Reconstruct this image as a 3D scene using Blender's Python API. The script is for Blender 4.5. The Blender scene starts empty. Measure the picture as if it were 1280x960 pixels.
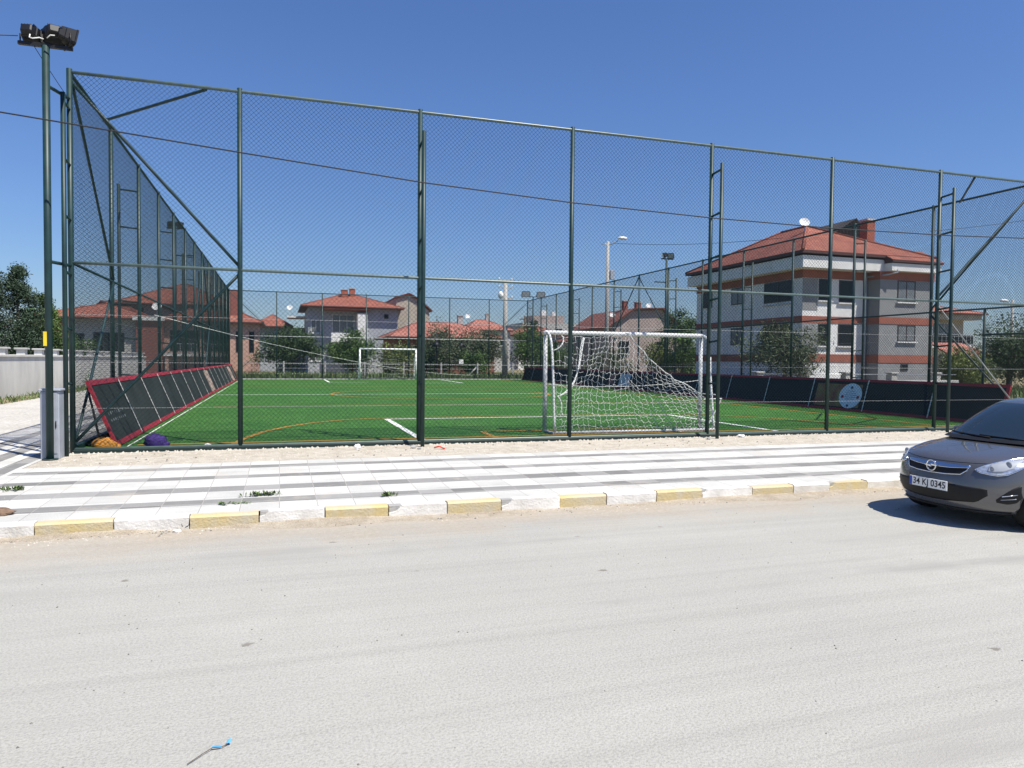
import bpy, bmesh, math, random
from mathutils import Vector, Matrix
R = math.radians
random.seed(7)
scene = bpy.context.scene
COL = scene.collection

# ------------------------------------------------------------------ camera, sky, sun, exposure
CAM_H = 1.45
cam_d = bpy.data.cameras.new("camera"); cam = bpy.data.objects.new("camera", cam_d); COL.objects.link(cam)
cam_d.sensor_fit = 'HORIZONTAL'; cam_d.sensor_width = 36.0; cam_d.lens = 906.0 / 1280.0 * 36.0
cam_d.clip_start = 0.05; cam_d.clip_end = 3000
yaw, pitch, roll = 0.3107, 0.0322, 0.0097
fw = Vector((math.sin(yaw) * math.cos(pitch), math.cos(yaw) * math.cos(pitch), -math.sin(pitch)))
rt = Vector((math.cos(yaw), -math.sin(yaw), 0)); up = rt.cross(fw)
rt2 = rt * math.cos(roll) + up * math.sin(roll)
up2 = up * math.cos(roll) - rt * math.sin(roll)
M3 = Matrix((rt2, up2, -fw)).transposed()
cam.matrix_world = Matrix.Translation((0, 0, CAM_H)) @ M3.to_4x4()
scene.camera = cam

SUN_EL = R(60.0)
SUN_AZ = R(144.0)                       # clockwise from +Y; the sun stands behind the camera on the right
w = bpy.data.worlds.new("World"); scene.world = w; w.use_nodes = True
nt = w.node_tree; bg = nt.nodes["Background"]
sky = nt.nodes.new("ShaderNodeTexSky"); sky.sky_type = 'NISHITA'; sky.sun_disc = False
sky.sun_elevation = SUN_EL; sky.sun_rotation = SUN_AZ
sky.altitude = 900; sky.air_density = 1.5; sky.dust_density = 0.6; sky.ozone_density = 4.0
tint = nt.nodes.new("ShaderNodeMix"); tint.data_type = 'RGBA'; tint.blend_type = 'MULTIPLY'; tint.inputs[0].default_value = 1.0
tint.inputs[7].default_value = (0.575, 0.715, 1.04, 1)
nt.links.new(sky.outputs[0], tint.inputs[6]); nt.links.new(tint.outputs[2], bg.inputs[0]); bg.inputs[1].default_value = 0.088
sd = bpy.data.lights.new("sun", 'SUN'); so = bpy.data.objects.new("sun", sd); COL.objects.link(so)
sd.energy = 5.0; sd.angle = R(0.53); sd.color = (1.0, 0.95, 0.845)
tosun = Vector((math.sin(SUN_AZ) * math.cos(SUN_EL), math.cos(SUN_AZ) * math.cos(SUN_EL), math.sin(SUN_EL)))
so.rotation_euler = tosun.to_track_quat('Z', 'Y').to_euler(); so.location = (20, -20, 40)
vs = scene.view_settings
vs.view_transform = 'Standard'; vs.look = 'None'; vs.gamma = 1.0; vs.exposure = 0.40
try: vs.use_curve_mapping = False
except Exception: pass

# ------------------------------------------------------------------ materials
MATS = {}
def mat(name, col, rough=0.7, var=0.12, scale=4.0, bump=0.0, bscale=30.0, metal=0.0, spec=0.4, coat=0.0, col2=None, stretch=None, detail=5):
    """principled surface whose base colour wanders between two tones of the thing's own colour"""
    if name in MATS: return MATS[name]
    m = bpy.data.materials.new(name); m.use_nodes = True; n = m.node_tree; b = n.nodes["Principled BSDF"]
    b.inputs["Roughness"].default_value = rough; b.inputs["Metallic"].default_value = metal
    b.inputs["Specular IOR Level"].default_value = spec; b.inputs["Coat Weight"].default_value = coat
    tc = n.nodes.new("ShaderNodeTexCoord"); src = tc.outputs["Object"]
    if stretch:
        mp = n.nodes.new("ShaderNodeMapping"); mp.inputs["Scale"].default_value = stretch
        n.links.new(src, mp.inputs[0]); src = mp.outputs[0]
    nz = n.nodes.new("ShaderNodeTexNoise"); nz.inputs["Scale"].default_value = scale; nz.inputs["Detail"].default_value = detail
    n.links.new(src, nz.inputs["Vector"])
    rp = n.nodes.new("ShaderNodeValToRGB")
    c1 = col if col2 is None else col2
    k0, k1 = (1 - var, 1 + var) if col2 is None else (1, 1)
    rp.color_ramp.elements[0].position = 0.32; rp.color_ramp.elements[1].position = 0.68
    rp.color_ramp.elements[0].color = (*[min(1, c * k0) for c in c1], 1)
    rp.color_ramp.elements[1].color = (*[min(1, c * k1) for c in col], 1)
    n.links.new(nz.outputs[0], rp.inputs[0]); n.links.new(rp.outputs[0], b.inputs["Base Color"])
    if bump:
        n2 = n.nodes.new("ShaderNodeTexNoise"); n2.inputs["Scale"].default_value = bscale; n2.inputs["Detail"].default_value = 4
        n.links.new(src, n2.inputs["Vector"])
        bp = n.nodes.new("ShaderNodeBump"); bp.inputs["Strength"].default_value = bump; bp.inputs["Distance"].default_value = 0.02
        n.links.new(n2.outputs[0], bp.inputs["Height"]); n.links.new(bp.outputs[0], b.inputs["Normal"])
    MATS[name] = m
    return m

def N(n, t, **kw):
    x = n.nodes.new(t)
    for k, v in kw.items(): setattr(x, k, v)
    return x

def ramp(n, src, stops):
    r = n.nodes.new("ShaderNodeValToRGB"); e = r.color_ramp.elements
    while len(e) < len(stops): e.new(0.5)
    for el, (p, c) in zip(e, stops):
        el.position = p; el.color = (c, c, c, 1) if isinstance(c, (int, float)) else (*c, 1)
    n.links.new(src, r.inputs[0]); return r.outputs[0]

def noise(n, vec, sc, detail=5, rough=0.55):
    z = n.nodes.new("ShaderNodeTexNoise"); z.inputs["Scale"].default_value = sc
    z.inputs["Detail"].default_value = detail; z.inputs["Roughness"].default_value = rough
    n.links.new(vec, z.inputs["Vector"]); return z.outputs[0]

def mapping(n, vec, scale, rot=(0, 0, 0)):
    m = n.nodes.new("ShaderNodeMapping"); m.inputs["Scale"].default_value = scale; m.inputs["Rotation"].default_value = rot
    n.links.new(vec, m.inputs[0]); return m.outputs[0]

def mix(n, fac, a, b, mode='MIX'):
    m = n.nodes.new("ShaderNodeMix"); m.data_type = 'RGBA'; m.blend_type = mode
    if isinstance(fac, float): m.inputs[0].default_value = fac
    else: n.links.new(fac, m.inputs[0])
    for sock, v in ((m.inputs[6], a), (m.inputs[7], b)):
        if isinstance(v, tuple): sock.default_value = (*v, 1)
        else: n.links.new(v, sock)
    return m.outputs[2]

def bump(n, b, h, strength, dist=0.02):
    bp = n.nodes.new("ShaderNodeBump"); bp.inputs["Strength"].default_value = strength; bp.inputs["Distance"].default_value = dist
    n.links.new(h, bp.inputs["Height"]); n.links.new(bp.outputs[0], b.inputs["Normal"])

def newmat(name):
    m = bpy.data.materials.new(name); m.use_nodes = True; MATS[name] = m
    return m, m.node_tree, m.node_tree.nodes["Principled BSDF"]

def road_material():
    m, n, b = newmat("dusty_asphalt"); b.inputs["Roughness"].default_value = 0.93; b.inputs["Specular IOR Level"].default_value = 0.2
    v = N(n, "ShaderNodeTexCoord").outputs["Object"]
    big = noise(n, v, 0.35, 4); mid = noise(n, v, 3.0, 6); fine = noise(n, v, 70, 3, 0.7)
    c = mix(n, ramp(n, big, [(0.35, 0.0), (0.65, 1.0)]), (0.372, 0.362, 0.332), (0.415, 0.403, 0.366))
    c = mix(n, ramp(n, mid, [(0.35, 0.0), (0.7, 1.0)]), c, (0.388, 0.376, 0.341))
    g = ramp(n, fine, [(0.34, 0.72), (0.5, 1.0), (0.66, 1.14)])
    c = mix(n, 0.75, c, g, 'MULTIPLY')
    # tyre tracks: long soft darker streaks, running nearly along the road
    s = noise(n, mapping(n, v, (0.10, 1.7, 1), (0, 0, R(-9))), 1.3, 4)
    s2 = noise(n, v, 1.1, 3)
    st = N(n, "ShaderNodeMath", operation='MULTIPLY')
    n.links.new(ramp(n, s, [(0.55, 0.0), (0.66, 1.0)]), st.inputs[0]); n.links.new(ramp(n, s2, [(0.42, 0.0), (0.6, 1.0)]), st.inputs[1])
    c = mix(n, st.outputs[0], c, (0.345, 0.333, 0.305))
    # tan dust by the kerb
    sep = N(n, "ShaderNodeSeparateXYZ"); n.links.new(v, sep.inputs[0])
    dy = N(n, "ShaderNodeMath", operation='MULTIPLY_ADD'); n.links.new(noise(n, v, 1.6, 5), dy.inputs[0]); dy.inputs[1].default_value = 1.7
    n.links.new(sep.outputs["Y"], dy.inputs[2])
    dust = ramp(n, dy.outputs[0], [(0.0, 0.0), (1.0, 1.0)])
    mr = N(n, "ShaderNodeMapRange"); mr.inputs[1].default_value = 7.5; mr.inputs[2].default_value = 8.6
    n.links.new(dy.outputs[0], mr.inputs[0])
    mu = N(n, "ShaderNodeMath", operation='MULTIPLY'); n.links.new(mr.outputs[0], mu.inputs[0]); mu.inputs[1].default_value = 0.8
    c = mix(n, mu.outputs[0], c, mix(n, ramp(n, noise(n, v, 25, 4), [(0.35, 0.0), (0.65, 1.0)]), (0.37, 0.31, 0.235), (0.45, 0.385, 0.305)))
    # dark chips, oil drips, and a few larger brown stains
    for sc, lo, hi, op, cc, wsc, wam in ((0.85, .050, .060, .8, (0.18, 0.165, 0.14), 26, .07), (4.0, .070, .085, .3, (0.22, 0.205, 0.185), 60, .08)):
        vo = N(n, "ShaderNodeTexVoronoi", voronoi_dimensions='2D'); vo.inputs["Scale"].default_value = sc
        n.links.new(mapping(n, v, (0.75, 1, 1), (0, 0, R(-8))), vo.inputs["Vector"])
        wob = N(n, "ShaderNodeMath", operation='MULTIPLY_ADD'); n.links.new(noise(n, v, wsc, 4), wob.inputs[0]); wob.inputs[1].default_value = wam
        n.links.new(vo.outputs["Distance"], wob.inputs[2])
        few = N(n, "ShaderNodeMath", operation='MULTIPLY'); n.links.new(ramp(n, wob.outputs[0], [(lo, op), (hi, 0.0)]), few.inputs[0])
        n.links.new(ramp(n, noise(n, v, .43, 2), [(0.50, 0.0), (0.56, 1.0)]), few.inputs[1])
        c = mix(n, few.outputs[0], c, cc)
    # fine long scuffs left by tyres
    sc_ = noise(n, mapping(n, v, (0.06, 6.0, 1), (0, 0, R(-9))), 1.5, 6, 0.7)
    c = mix(n, 0.8, c, ramp(n, sc_, [(0.3, 0.90), (0.5, 1.0), (0.7, 1.05)]), 'MULTIPLY')
    n.links.new(c, b.inputs["Base Color"]); bump(n, b, fine, 0.5, 0.012)
    return m

def turf_material():
    m, n, b = newmat("artificial_turf"); b.inputs["Roughness"].default_value = 0.8; b.inputs["Specular IOR Level"].default_value = 0.25
    v = N(n, "ShaderNodeTexCoord").outputs["Object"]
    c = mix(n, ramp(n, noise(n, v, 0.5, 5), [(0.35, 0.0), (0.65, 1.0)]), (0.048, 0.162, 0.022), (0.074, 0.210, 0.032))
    f = noise(n, mapping(n, v, (1, 0.6, 1)), 45, 3, 0.75)
    c = mix(n, ramp(n, f, [(0.40, 0.0), (0.66, 1.0)]), mix(n, 0.62, c, (0.012, 0.055, 0.012)), c)
    c = mix(n, 0.9, c, ramp(n, noise(n, mapping(n, v, (1, .45, 1)), 16, 3, 0.8), [(0.3, 0.42), (0.5, 1.0), (0.7, 1.65)]), 'MULTIPLY')
    c = mix(n, ramp(n, noise(n, v, 0.8, 6, .7), [(0.56, 0.0), (0.72, 0.45)]), c, (0.10, 0.17, 0.045))
    c = mix(n, ramp(n, noise(n, v, 130, 2), [(0.62, 0.0), (0.72, 0.6)]), c, (0.16, 0.33, 0.10))
    n.links.new(c, b.inputs["Base Color"]); bump(n, b, f, 0.9, 0.03)
    return m

def dirt_material(name, c1, c2, s=6):
    m, n, b = newmat(name); b.inputs["Roughness"].default_value = 0.95; b.inputs["Specular IOR Level"].default_value = 0.15
    v = N(n, "ShaderNodeTexCoord").outputs["Object"]
    f = noise(n, v, s * 12, 4, 0.7)
    c = mix(n, ramp(n, noise(n, v, s, 6), [(0.36, 0.0), (0.64, 1.0)]), c1, c2)
    c = mix(n, 0.8, c, ramp(n, f, [(0.36, 0.6), (0.5, 1.0), (0.66, 1.2)]), 'MULTIPLY')
    n.links.new(c, b.inputs["Base Color"]); bump(n, b, f, 0.7, 0.02)
    return m

def paver_material(name, c1, c2, tile, rows, jc):
    m, n, b = newmat(name); b.inputs["Roughness"].default_value = 0.85; b.inputs["Specular IOR Level"].default_value = 0.25
    v = N(n, "ShaderNodeTexCoord").outputs["Object"]
    br = N(n, "ShaderNodeTexBrick"); n.links.new(v, br.inputs["Vector"])
    br.offset = 0.0; br.inputs["Scale"].default_value = 1.0; br.inputs["Brick Width"].default_value = tile; br.inputs["Row Height"].default_value = rows
    br.inputs["Mortar Size"].default_value = 0.0035; br.inputs["Mortar Smooth"].default_value = 0.2; br.inputs["Bias"].default_value = 0.0
    br.inputs["Color1"].default_value = (*c1, 1); br.inputs["Color2"].default_value = (*c2, 1); br.inputs["Mortar"].default_value = (*jc, 1)
    c = mix(n, 0.85, br.outputs["Color"], ramp(n, noise(n, v, 2.2, 6, 0.65), [(0.3, 0.86), (0.7, 1.06)]), 'MULTIPLY')
    c = mix(n, 0.5, c, ramp(n, noise(n, v, 60, 3, 0.7), [(0.35, 0.82), (0.65, 1.08)]), 'MULTIPLY')
    c = mix(n, ramp(n, noise(n, v, 0.9, 7, 0.7), [(0.56, 0.0), (0.74, 0.75)]), c, (0.50, 0.45, 0.37))
    n.links.new(c, b.inputs["Base Color"]); bump(n, b, br.outputs["Fac"], -0.5, 0.004)
    return m

def roof_material(name, c1, c2):
    """clay tiles: courses that follow the height, joints that follow both plan directions"""
    m, n, b = newmat(name); b.inputs["Roughness"].default_value = 0.85
    v = N(n, "ShaderNodeTexCoord").outputs["Object"]
    c = mix(n, ramp(n, noise(n, v, 1.2, 6, 0.7), [(0.35, 0.0), (0.65, 1.0)]), c1, c2)
    c = mix(n, 0.6, c, ramp(n, noise(n, mapping(n, v, (3, 3, 9)), 1.6, 2), [(0.38, 0.7), (0.62, 1.25)]), 'MULTIPLY')
    sep = N(n, "ShaderNodeSeparateXYZ"); n.links.new(v, sep.inputs[0])
    mo = N(n, "ShaderNodeMath", operation='MODULO'); n.links.new(sep.outputs["Z"], mo.inputs[0]); mo.inputs[1].default_value = 0.11
    ad = N(n, "ShaderNodeMath", operation='ADD'); n.links.new(sep.outputs["X"], ad.inputs[0]); n.links.new(sep.outputs["Y"], ad.inputs[1])
    mo2 = N(n, "ShaderNodeMath", operation='PINGPONG'); n.links.new(ad.outputs[0], mo2.inputs[0]); mo2.inputs[1].default_value = 0.12
    hs = N(n, "ShaderNodeMath", operation='MULTIPLY_ADD'); n.links.new(mo2.outputs[0], hs.inputs[0]); hs.inputs[1].default_value = 0.5; n.links.new(mo.outputs[0], hs.inputs[2])
    c = mix(n, 0.75, c, ramp(n, noise(n, mapping(n, v, (6, 6, 30)), 1.0, 2), [(0.3, 0.62), (0.7, 1.3)]), 'MULTIPLY')
    n.links.new(c, b.inputs["Base Color"]); bump(n, b, hs.outputs[0], 1.0, 0.5)
    return m

def plaster(name, col, var=0.07):
    m, n, b = newmat(name); b.inputs["Roughness"].default_value = 0.9; b.inputs["Specular IOR Level"].default_value = 0.2
    v = N(n, "ShaderNodeTexCoord").outputs["Object"]
    lo = tuple(c * (1 - var * 1.6) for c in col); hi = tuple(min(1, c * (1 + var)) for c in col)
    c = mix(n, ramp(n, noise(n, mapping(n, v, (1, 1, 0.35)), 1.3, 6, 0.65), [(0.32, 0.0), (0.66, 1.0)]), lo, hi)
    n.links.new(c, b.inputs["Base Color"]); bump(n, b, noise(n, v, 35, 3), 0.25, 0.01)
    return m

M = {}
M['road'] = road_material(); M['turf'] = turf_material()
M['dirt'] = dirt_material("pale_dirt", (0.45, 0.40, 0.325), (0.58, 0.53, 0.45))
M['field'] = dirt_material("dry_field_soil", (0.16, 0.15, 0.075), (0.30, 0.25, 0.16), 1.2)
M['far_ground'] = dirt_material("far_soil", (0.20, 0.18, 0.11), (0.30, 0.26, 0.18), 0.05)
M['path'] = dirt_material("concrete_path", (0.47, 0.445, 0.40), (0.54, 0.515, 0.47), 1.0)
M['tile_w'] = paver_material("white_paving_tile", (0.63, 0.62, 0.585), (0.525, 0.515, 0.485), 0.40, 0.44, (0.30, 0.28, 0.25))
M['tile_g'] = paver_material("grey_paving_tile", (0.205, 0.20, 0.19), (0.35, 0.34, 0.325), 0.40, 0.50, (0.42, 0.40, 0.37))
M['kerb_w'] = mat("white_kerb_paint", (0.80, 0.78, 0.74), 0.85, 0.1, 5, 0.4, 40, col2=(0.60, 0.57, 0.52))
M['kerb_y'] = mat("yellow_kerb_paint", (0.58, 0.46, 0.22), 0.9, 0.1, 5, 0.4, 40, col2=(0.54, 0.48, 0.36))
M['kerb_c'] = mat("bare_kerb_concrete", (0.36, 0.35, 0.33), 0.9, 0.15, 8, 0.4, 40)
M['line_w'] = mat("white_turf_line", (0.72, 0.74, 0.70), 0.85, 0.12, 12, 0.5, 60)
M['line_o'] = mat("orange_turf_line", (0.40, 0.20, 0.035), 0.85, 0.1, 14, 0.5, 60, col2=(0.25, 0.17, 0.035))
M['green'] = mat("green_painted_steel", (0.012, 0.038, 0.039), 0.46, 0.2, 6, spec=0.4)
M['green_l'] = mat("weathered_green_rail", (0.085, 0.125, 0.115), 0.33, 0.15, 9, spec=0.5)
M['wire'] = mat("green_coated_wire", (0.012, 0.026, 0.032), 0.55, 0.1, 3, spec=0.35)
M['tension'] = mat("galvanised_wire", (0.40, 0.41, 0.41), 0.5, 0.1, 3, metal=0.3)
M['rope'] = mat("white_cord", (0.78, 0.78, 0.75), 0.8, 0.08, 20)
M['goal'] = mat("white_goal_paint", (0.80, 0.80, 0.79), 0.4, 0.05, 6, spec=0.5)
M['goal_worn'] = mat("worn_white_goal_paint", (0.70, 0.71, 0.71), 0.5, 0.1, 9, col2=(0.42, 0.43, 0.44))
M['board'] = mat("charcoal_board_sheet", (0.026, 0.031, 0.029), 0.75, 0.25, 1.2, spec=0.12)
M['board_dk'] = mat("black_board_sheet", (0.010, 0.012, 0.014), 0.6, 0.12, 2, spec=0.25)
M['red'] = mat("red_board_trim", (0.29, 0.014, 0.026), 0.6, 0.12, 4)
M['seam'] = mat("board_seam_strip", (0.55, 0.55, 0.53), 0.6, 0.15, 8)
M['black'] = mat("black_plastic", (0.012, 0.012, 0.015), 0.5, 0.1, 8)
M['lampbody'] = mat("black_lamp_housing", (0.009, 0.009, 0.012), 0.5, 0.15, 10)
M['lampglass'] = mat("lamp_front_glass", (0.30, 0.32, 0.34), 0.12, 0.05, 4, spec=0.7)
M['box'] = mat("grey_cabinet_paint", (0.33, 0.355, 0.40), 0.5, 0.1, 6)
M['concrete'] = plaster("grey_concrete", (0.42, 0.415, 0.40), 0.1)
M['wallpale'] = plaster("pale_boundary_wall_render", (0.58, 0.57, 0.545), 0.1)
M['wallgrey'] = plaster("grey_wall_render", (0.46, 0.45, 0.43), 0.09)
M['polecon'] = plaster("utility_pole_concrete", (0.40, 0.39, 0.37), 0.06)
M['white_wall'] = plaster("white_wall_plaster", (0.77, 0.765, 0.75), 0.05)
M['grey_wall'] = plaster("light_grey_wall_plaster", (0.27, 0.275, 0.28), 0.05)
M['bluegrey'] = plaster("blue_grey_wall_plaster", (0.37, 0.39, 0.425), 0.06)
M['pinkish'] = plaster("pale_pink_wall_plaster", (0.42, 0.34, 0.31), 0.08)
M['salmon'] = plaster("salmon_wall_plaster", (0.52, 0.33, 0.26), 0.07)
M['brownred'] = plaster("brown_red_wall_plaster", (0.26, 0.10, 0.08), 0.08)
M['beige'] = plaster("beige_wall_plaster", (0.46, 0.41, 0.34), 0.07)
M['band'] = plaster("terracotta_band_plaster", (0.33, 0.125, 0.09), 0.08)
M['roof'] = roof_material("red_clay_tiles", (0.26, 0.080, 0.055), (0.37, 0.130, 0.085))
M['roof2'] = roof_material("faded_clay_tiles", (0.34, 0.12, 0.09), (0.46, 0.19, 0.14))
M['roof_dk'] = roof_material("dark_bitumen_roof", (0.05, 0.045, 0.045), (0.09, 0.08, 0.075))
M['roof_edge'] = mat("dark_roof_edge", (0.09, 0.04, 0.035), 0.7, 0.1, 3)
M['brick'] = mat("red_chimney_brick", (0.34, 0.11, 0.07), 0.85, 0.2, 9)
M['glass'] = mat("dark_window_glass", (0.012, 0.014, 0.018), 0.2, 0.1, 1.5, spec=0.2)
M['curtain'] = mat("curtained_window_glass", (0.16, 0.17, 0.18), 0.2, 0.15, 6, spec=0.6)
M['frame'] = mat("white_window_frame", (0.70, 0.70, 0.69), 0.5, 0.04, 5)
M['frame_dk'] = mat("dark_window_frame", (0.05, 0.045, 0.045), 0.5, 0.1, 5)
M['steel'] = mat("railing_steel", (0.50, 0.51, 0.52), 0.35, 0.08, 6, metal=0.6)
M['dish'] = mat("white_dish_paint", (0.78, 0.78, 0.77), 0.5, 0.04, 6)
M['cable'] = mat("black_cable", (0.02, 0.02, 0.024), 0.6, 0.1, 10)
M['bark'] = mat("tree_bark", (0.12, 0.09, 0.065), 0.9, 0.25, 9, 0.6, 25)
M['pebble'] = mat("pale_pebble", (0.52, 0.47, 0.40), 0.9, 0.25, 30)
M['purple'] = mat("purple_cloth", (0.045, 0.022, 0.15), 0.85, 0.3, 14)
M['orange'] = mat("orange_sack_cloth", (0.52, 0.22, 0.035), 0.8, 0.25, 14)
M['litter_w'] = mat("white_paper", (0.75, 0.75, 0.74), 0.7, 0.06, 20)
M['litter_r'] = mat("red_plastic_strip", (0.62, 0.06, 0.03), 0.5, 0.1, 20)
M['litter_b'] = mat("blue_plastic_film", (0.10, 0.35, 0.60), 0.4, 0.2, 30)
M['twig'] = mat("dry_twig", (0.10, 0.08, 0.06), 0.9, 0.2, 30)
M['rock'] = mat("brown_clod", (0.20, 0.13, 0.09), 0.9, 0.3, 14, 0.8, 30)
M['sticker'] = mat("yellow_tape", (0.75, 0.55, 0.03), 0.5, 0.05, 9)

def leafmat(name, c):
    m, n, b = newmat(name); b.inputs["Roughness"].default_value = 0.6; b.inputs["Specular IOR Level"].default_value = 0.3
    v = N(n, "ShaderNodeTexCoord").outputs["Object"]
    cc = mix(n, ramp(n, noise(n, v, 1.6, 3), [(0.35, 0.0), (0.65, 1.0)]), tuple(x * 0.75 for x in c), tuple(x * 1.25 for x in c))
    n.links.new(cc, b.inputs["Base Color"])
    try: b.inputs["Subsurface Weight"].default_value = 0.0
    except Exception: pass
    return m
LEAF = {k: [leafmat(k + "_leaf_" + s, tuple(x * f for x in c)) for s, f in (("deep", 0.62), ("mid", 1.0), ("young", 1.5))] for k, c in dict(
    dark=(0.046, 0.080, 0.026), conifer=(0.042, 0.070, 0.040), pine=(0.070, 0.118, 0.030), olive=(0.110, 0.135, 0.075),
    green=(0.072, 0.130, 0.030), yellow=(0.135, 0.165, 0.045), weed=(0.10, 0.15, 0.05)).items()}

# ------------------------------------------------------------------ mesh helpers
class MB:
    def __init__(s): s.v = []; s.f = []; s.m = []; s.mi = 0; s.smooth = []; s.sm = False
    def add(s, vs, fs):
        o = len(s.v); s.v += [tuple(p) for p in vs]
        for f in fs: s.f.append([i + o for i in f]); s.m.append(s.mi); s.smooth.append(s.sm)
    def box(s, x0, x1, y0, y1, z0, z1):
        s.add([(x0,y0,z0),(x1,y0,z0),(x1,y1,z0),(x0,y1,z0),(x0,y0,z1),(x1,y0,z1),(x1,y1,z1),(x0,y1,z1)],
              [(0,3,2,1),(4,5,6,7),(0,1,5,4),(1,2,6,5),(2,3,7,6),(3,0,4,7)])
    def bbox(s, x0, x1, y0, y1, z0, z1, b=0.01):
        """box with chamfered vertical and top edges"""
        def ring(z, i): return [(x0+i+b,y0+i,z),(x1-i-b,y0+i,z),(x1-i,y0+i+b,z),(x1-i,y1-i-b,z),(x1-i-b,y1-i,z),(x0+i+b,y1-i,z),(x0+i,y1-i-b,z),(x0+i,y0+i+b,z)]
        vs = ring(z0,0)+ring(z1-b,0)+ring(z1,b)
        fs = [tuple(range(7,-1,-1)), tuple(range(16,24))]
        for k in (0,8):
            for i in range(8): fs.append((k+i, k+(i+1)%8, k+8+(i+1)%8, k+8+i))
        s.add(vs, fs)
    def quad(s, a, b, c, d): s.add([a,b,c,d], [(0,1,2,3)])
    def poly(s, pts): s.add(pts, [tuple(range(len(pts)))])
    def tube(s, pts, r, n=8, cap=True, r2=None):
        pts = [Vector(p) for p in pts]; k = len(pts); rings = []
        prev = None
        for i, p in enumerate(pts):
            d = (pts[min(i+1,k-1)] - pts[max(i-1,0)]).normalized()
            if prev is None:
                a = Vector((0,0,1)) if abs(d.z) < 0.9 else Vector((1,0,0))
                u = d.cross(a).normalized()
            else:
                u = prev - d * prev.dot(d)
                u = u.normalized() if u.length > 1e-6 else d.orthogonal().normalized()
            prev = u; v = d.cross(u)
            rr = r if r2 is None else r + (r2 - r) * i / max(1, k-1)
            rings += [p + (u*math.cos(2*math.pi*j/n) + v*math.sin(2*math.pi*j/n))*rr for j in range(n)]
        fs = []
        for i in range(k-1):
            for j in range(n): fs.append((i*n+j, i*n+(j+1)%n, (i+1)*n+(j+1)%n, (i+1)*n+j))
        sm = s.sm; s.sm = n > 5; s.add(rings, fs)
        s.sm = False
        if cap and n > 3:
            o = len(s.v) - len(rings)
            s.f.append([o+j for j in range(n-1,-1,-1)]); s.m.append(s.mi); s.smooth.append(False)
            s.f.append([o+(k-1)*n+j for j in range(n)]); s.m.append(s.mi); s.smooth.append(False)
        s.sm = sm
    def prism(s, pts, d):
        """closed polygon pts pushed along vector d"""
        k = len(pts); d = Vector(d); a = [Vector(p) for p in pts]
        s.add(a + [p + d for p in a], [tuple(range(k-1,-1,-1)), tuple(range(k,2*k))] + [(i,(i+1)%k,k+(i+1)%k,k+i) for i in range(k)])
    def blob(s, c, r, seed=0, n=10, m=7, rough=0.25):
        rnd = random.Random(seed); vs = []
        for i in range(m+1):
            th = math.pi*i/m
            for j in range(n):
                ph = 2*math.pi*j/n; k = 1 + rnd.uniform(-rough, rough)
                vs.append((c[0]+r[0]*k*math.sin(th)*math.cos(ph), c[1]+r[1]*k*math.sin(th)*math.sin(ph), c[2]+r[2]*k*math.cos(th)))
        fs = [(i*n+j, (i+1)*n+j, (i+1)*n+(j+1)%n, i*n+(j+1)%n) for i in range(m) for j in range(n)]
        s.add(vs, fs)
    def build(s, name, mats, parent=None):
        off = Vector((0,0,0)); p = parent
        while p is not None: off += p.location; p = p.parent
        me = bpy.data.meshes.new(name)
        me.from_pydata([tuple(Vector(v)-off) for v in s.v], [], s.f)
        for m_ in (mats if isinstance(mats, (list, tuple)) else [mats]): me.materials.append(m_)
        me.polygons.foreach_set('material_index', s.m); me.polygons.foreach_set('use_smooth', s.smooth)
        me.update()
        o = bpy.data.objects.new(name, me); COL.objects.link(o)
        if parent is not None: o.parent = parent
        return o

def tag(o, label=None, cat=None, group=None, kind=None):
    if label: o['label'] = label
    if cat: o['category'] = cat
    if group: o['group'] = group
    if kind: o['kind'] = kind
    return o
def thing(name, label, cat, loc, group=None):
    o = bpy.data.objects.new(name, None); COL.objects.link(o); o.location = loc
    return tag(o, label, cat, group)
def structure(name, mb, m, kind='structure'):
    return tag(mb.build(name, m), kind=kind)
def boxpart(name, m, parent, *a):
    b = MB(); b.box(*a); return b.build(name, m, parent)

# ------------------------------------------------------------------ ground, road, pavement, pitch
PZ = -0.09      # pavement
RZ = -0.27      # road
KZ = -0.15      # pavement at the kerb: it falls gently towards the road
def pz(y): return PZ if y >= 11.42 else KZ + (y-7.9)/(11.42-7.9)*(PZ-KZ)
b = MB(); b.quad((-1500,-1500,-0.32),(1500,-1500,-0.32),(1500,1500,-0.32),(-1500,1500,-0.32)); structure('ground', b, M['far_ground'])
b = MB(); b.quad((-250,-9,RZ),(250,-9,RZ),(250,8.0,RZ),(-250,8.0,RZ)); structure('road', b, M['road'])
b = MB()
for x0,x1,y0,y1 in ((17.72,260,12.2,320),(-260,-9.72,9,320),(-9.72,17.72,51.25,320)):
    b.box(x0,x1,y0,y1,-0.25,-0.12)
structure('field', b, M['field'])

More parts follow.
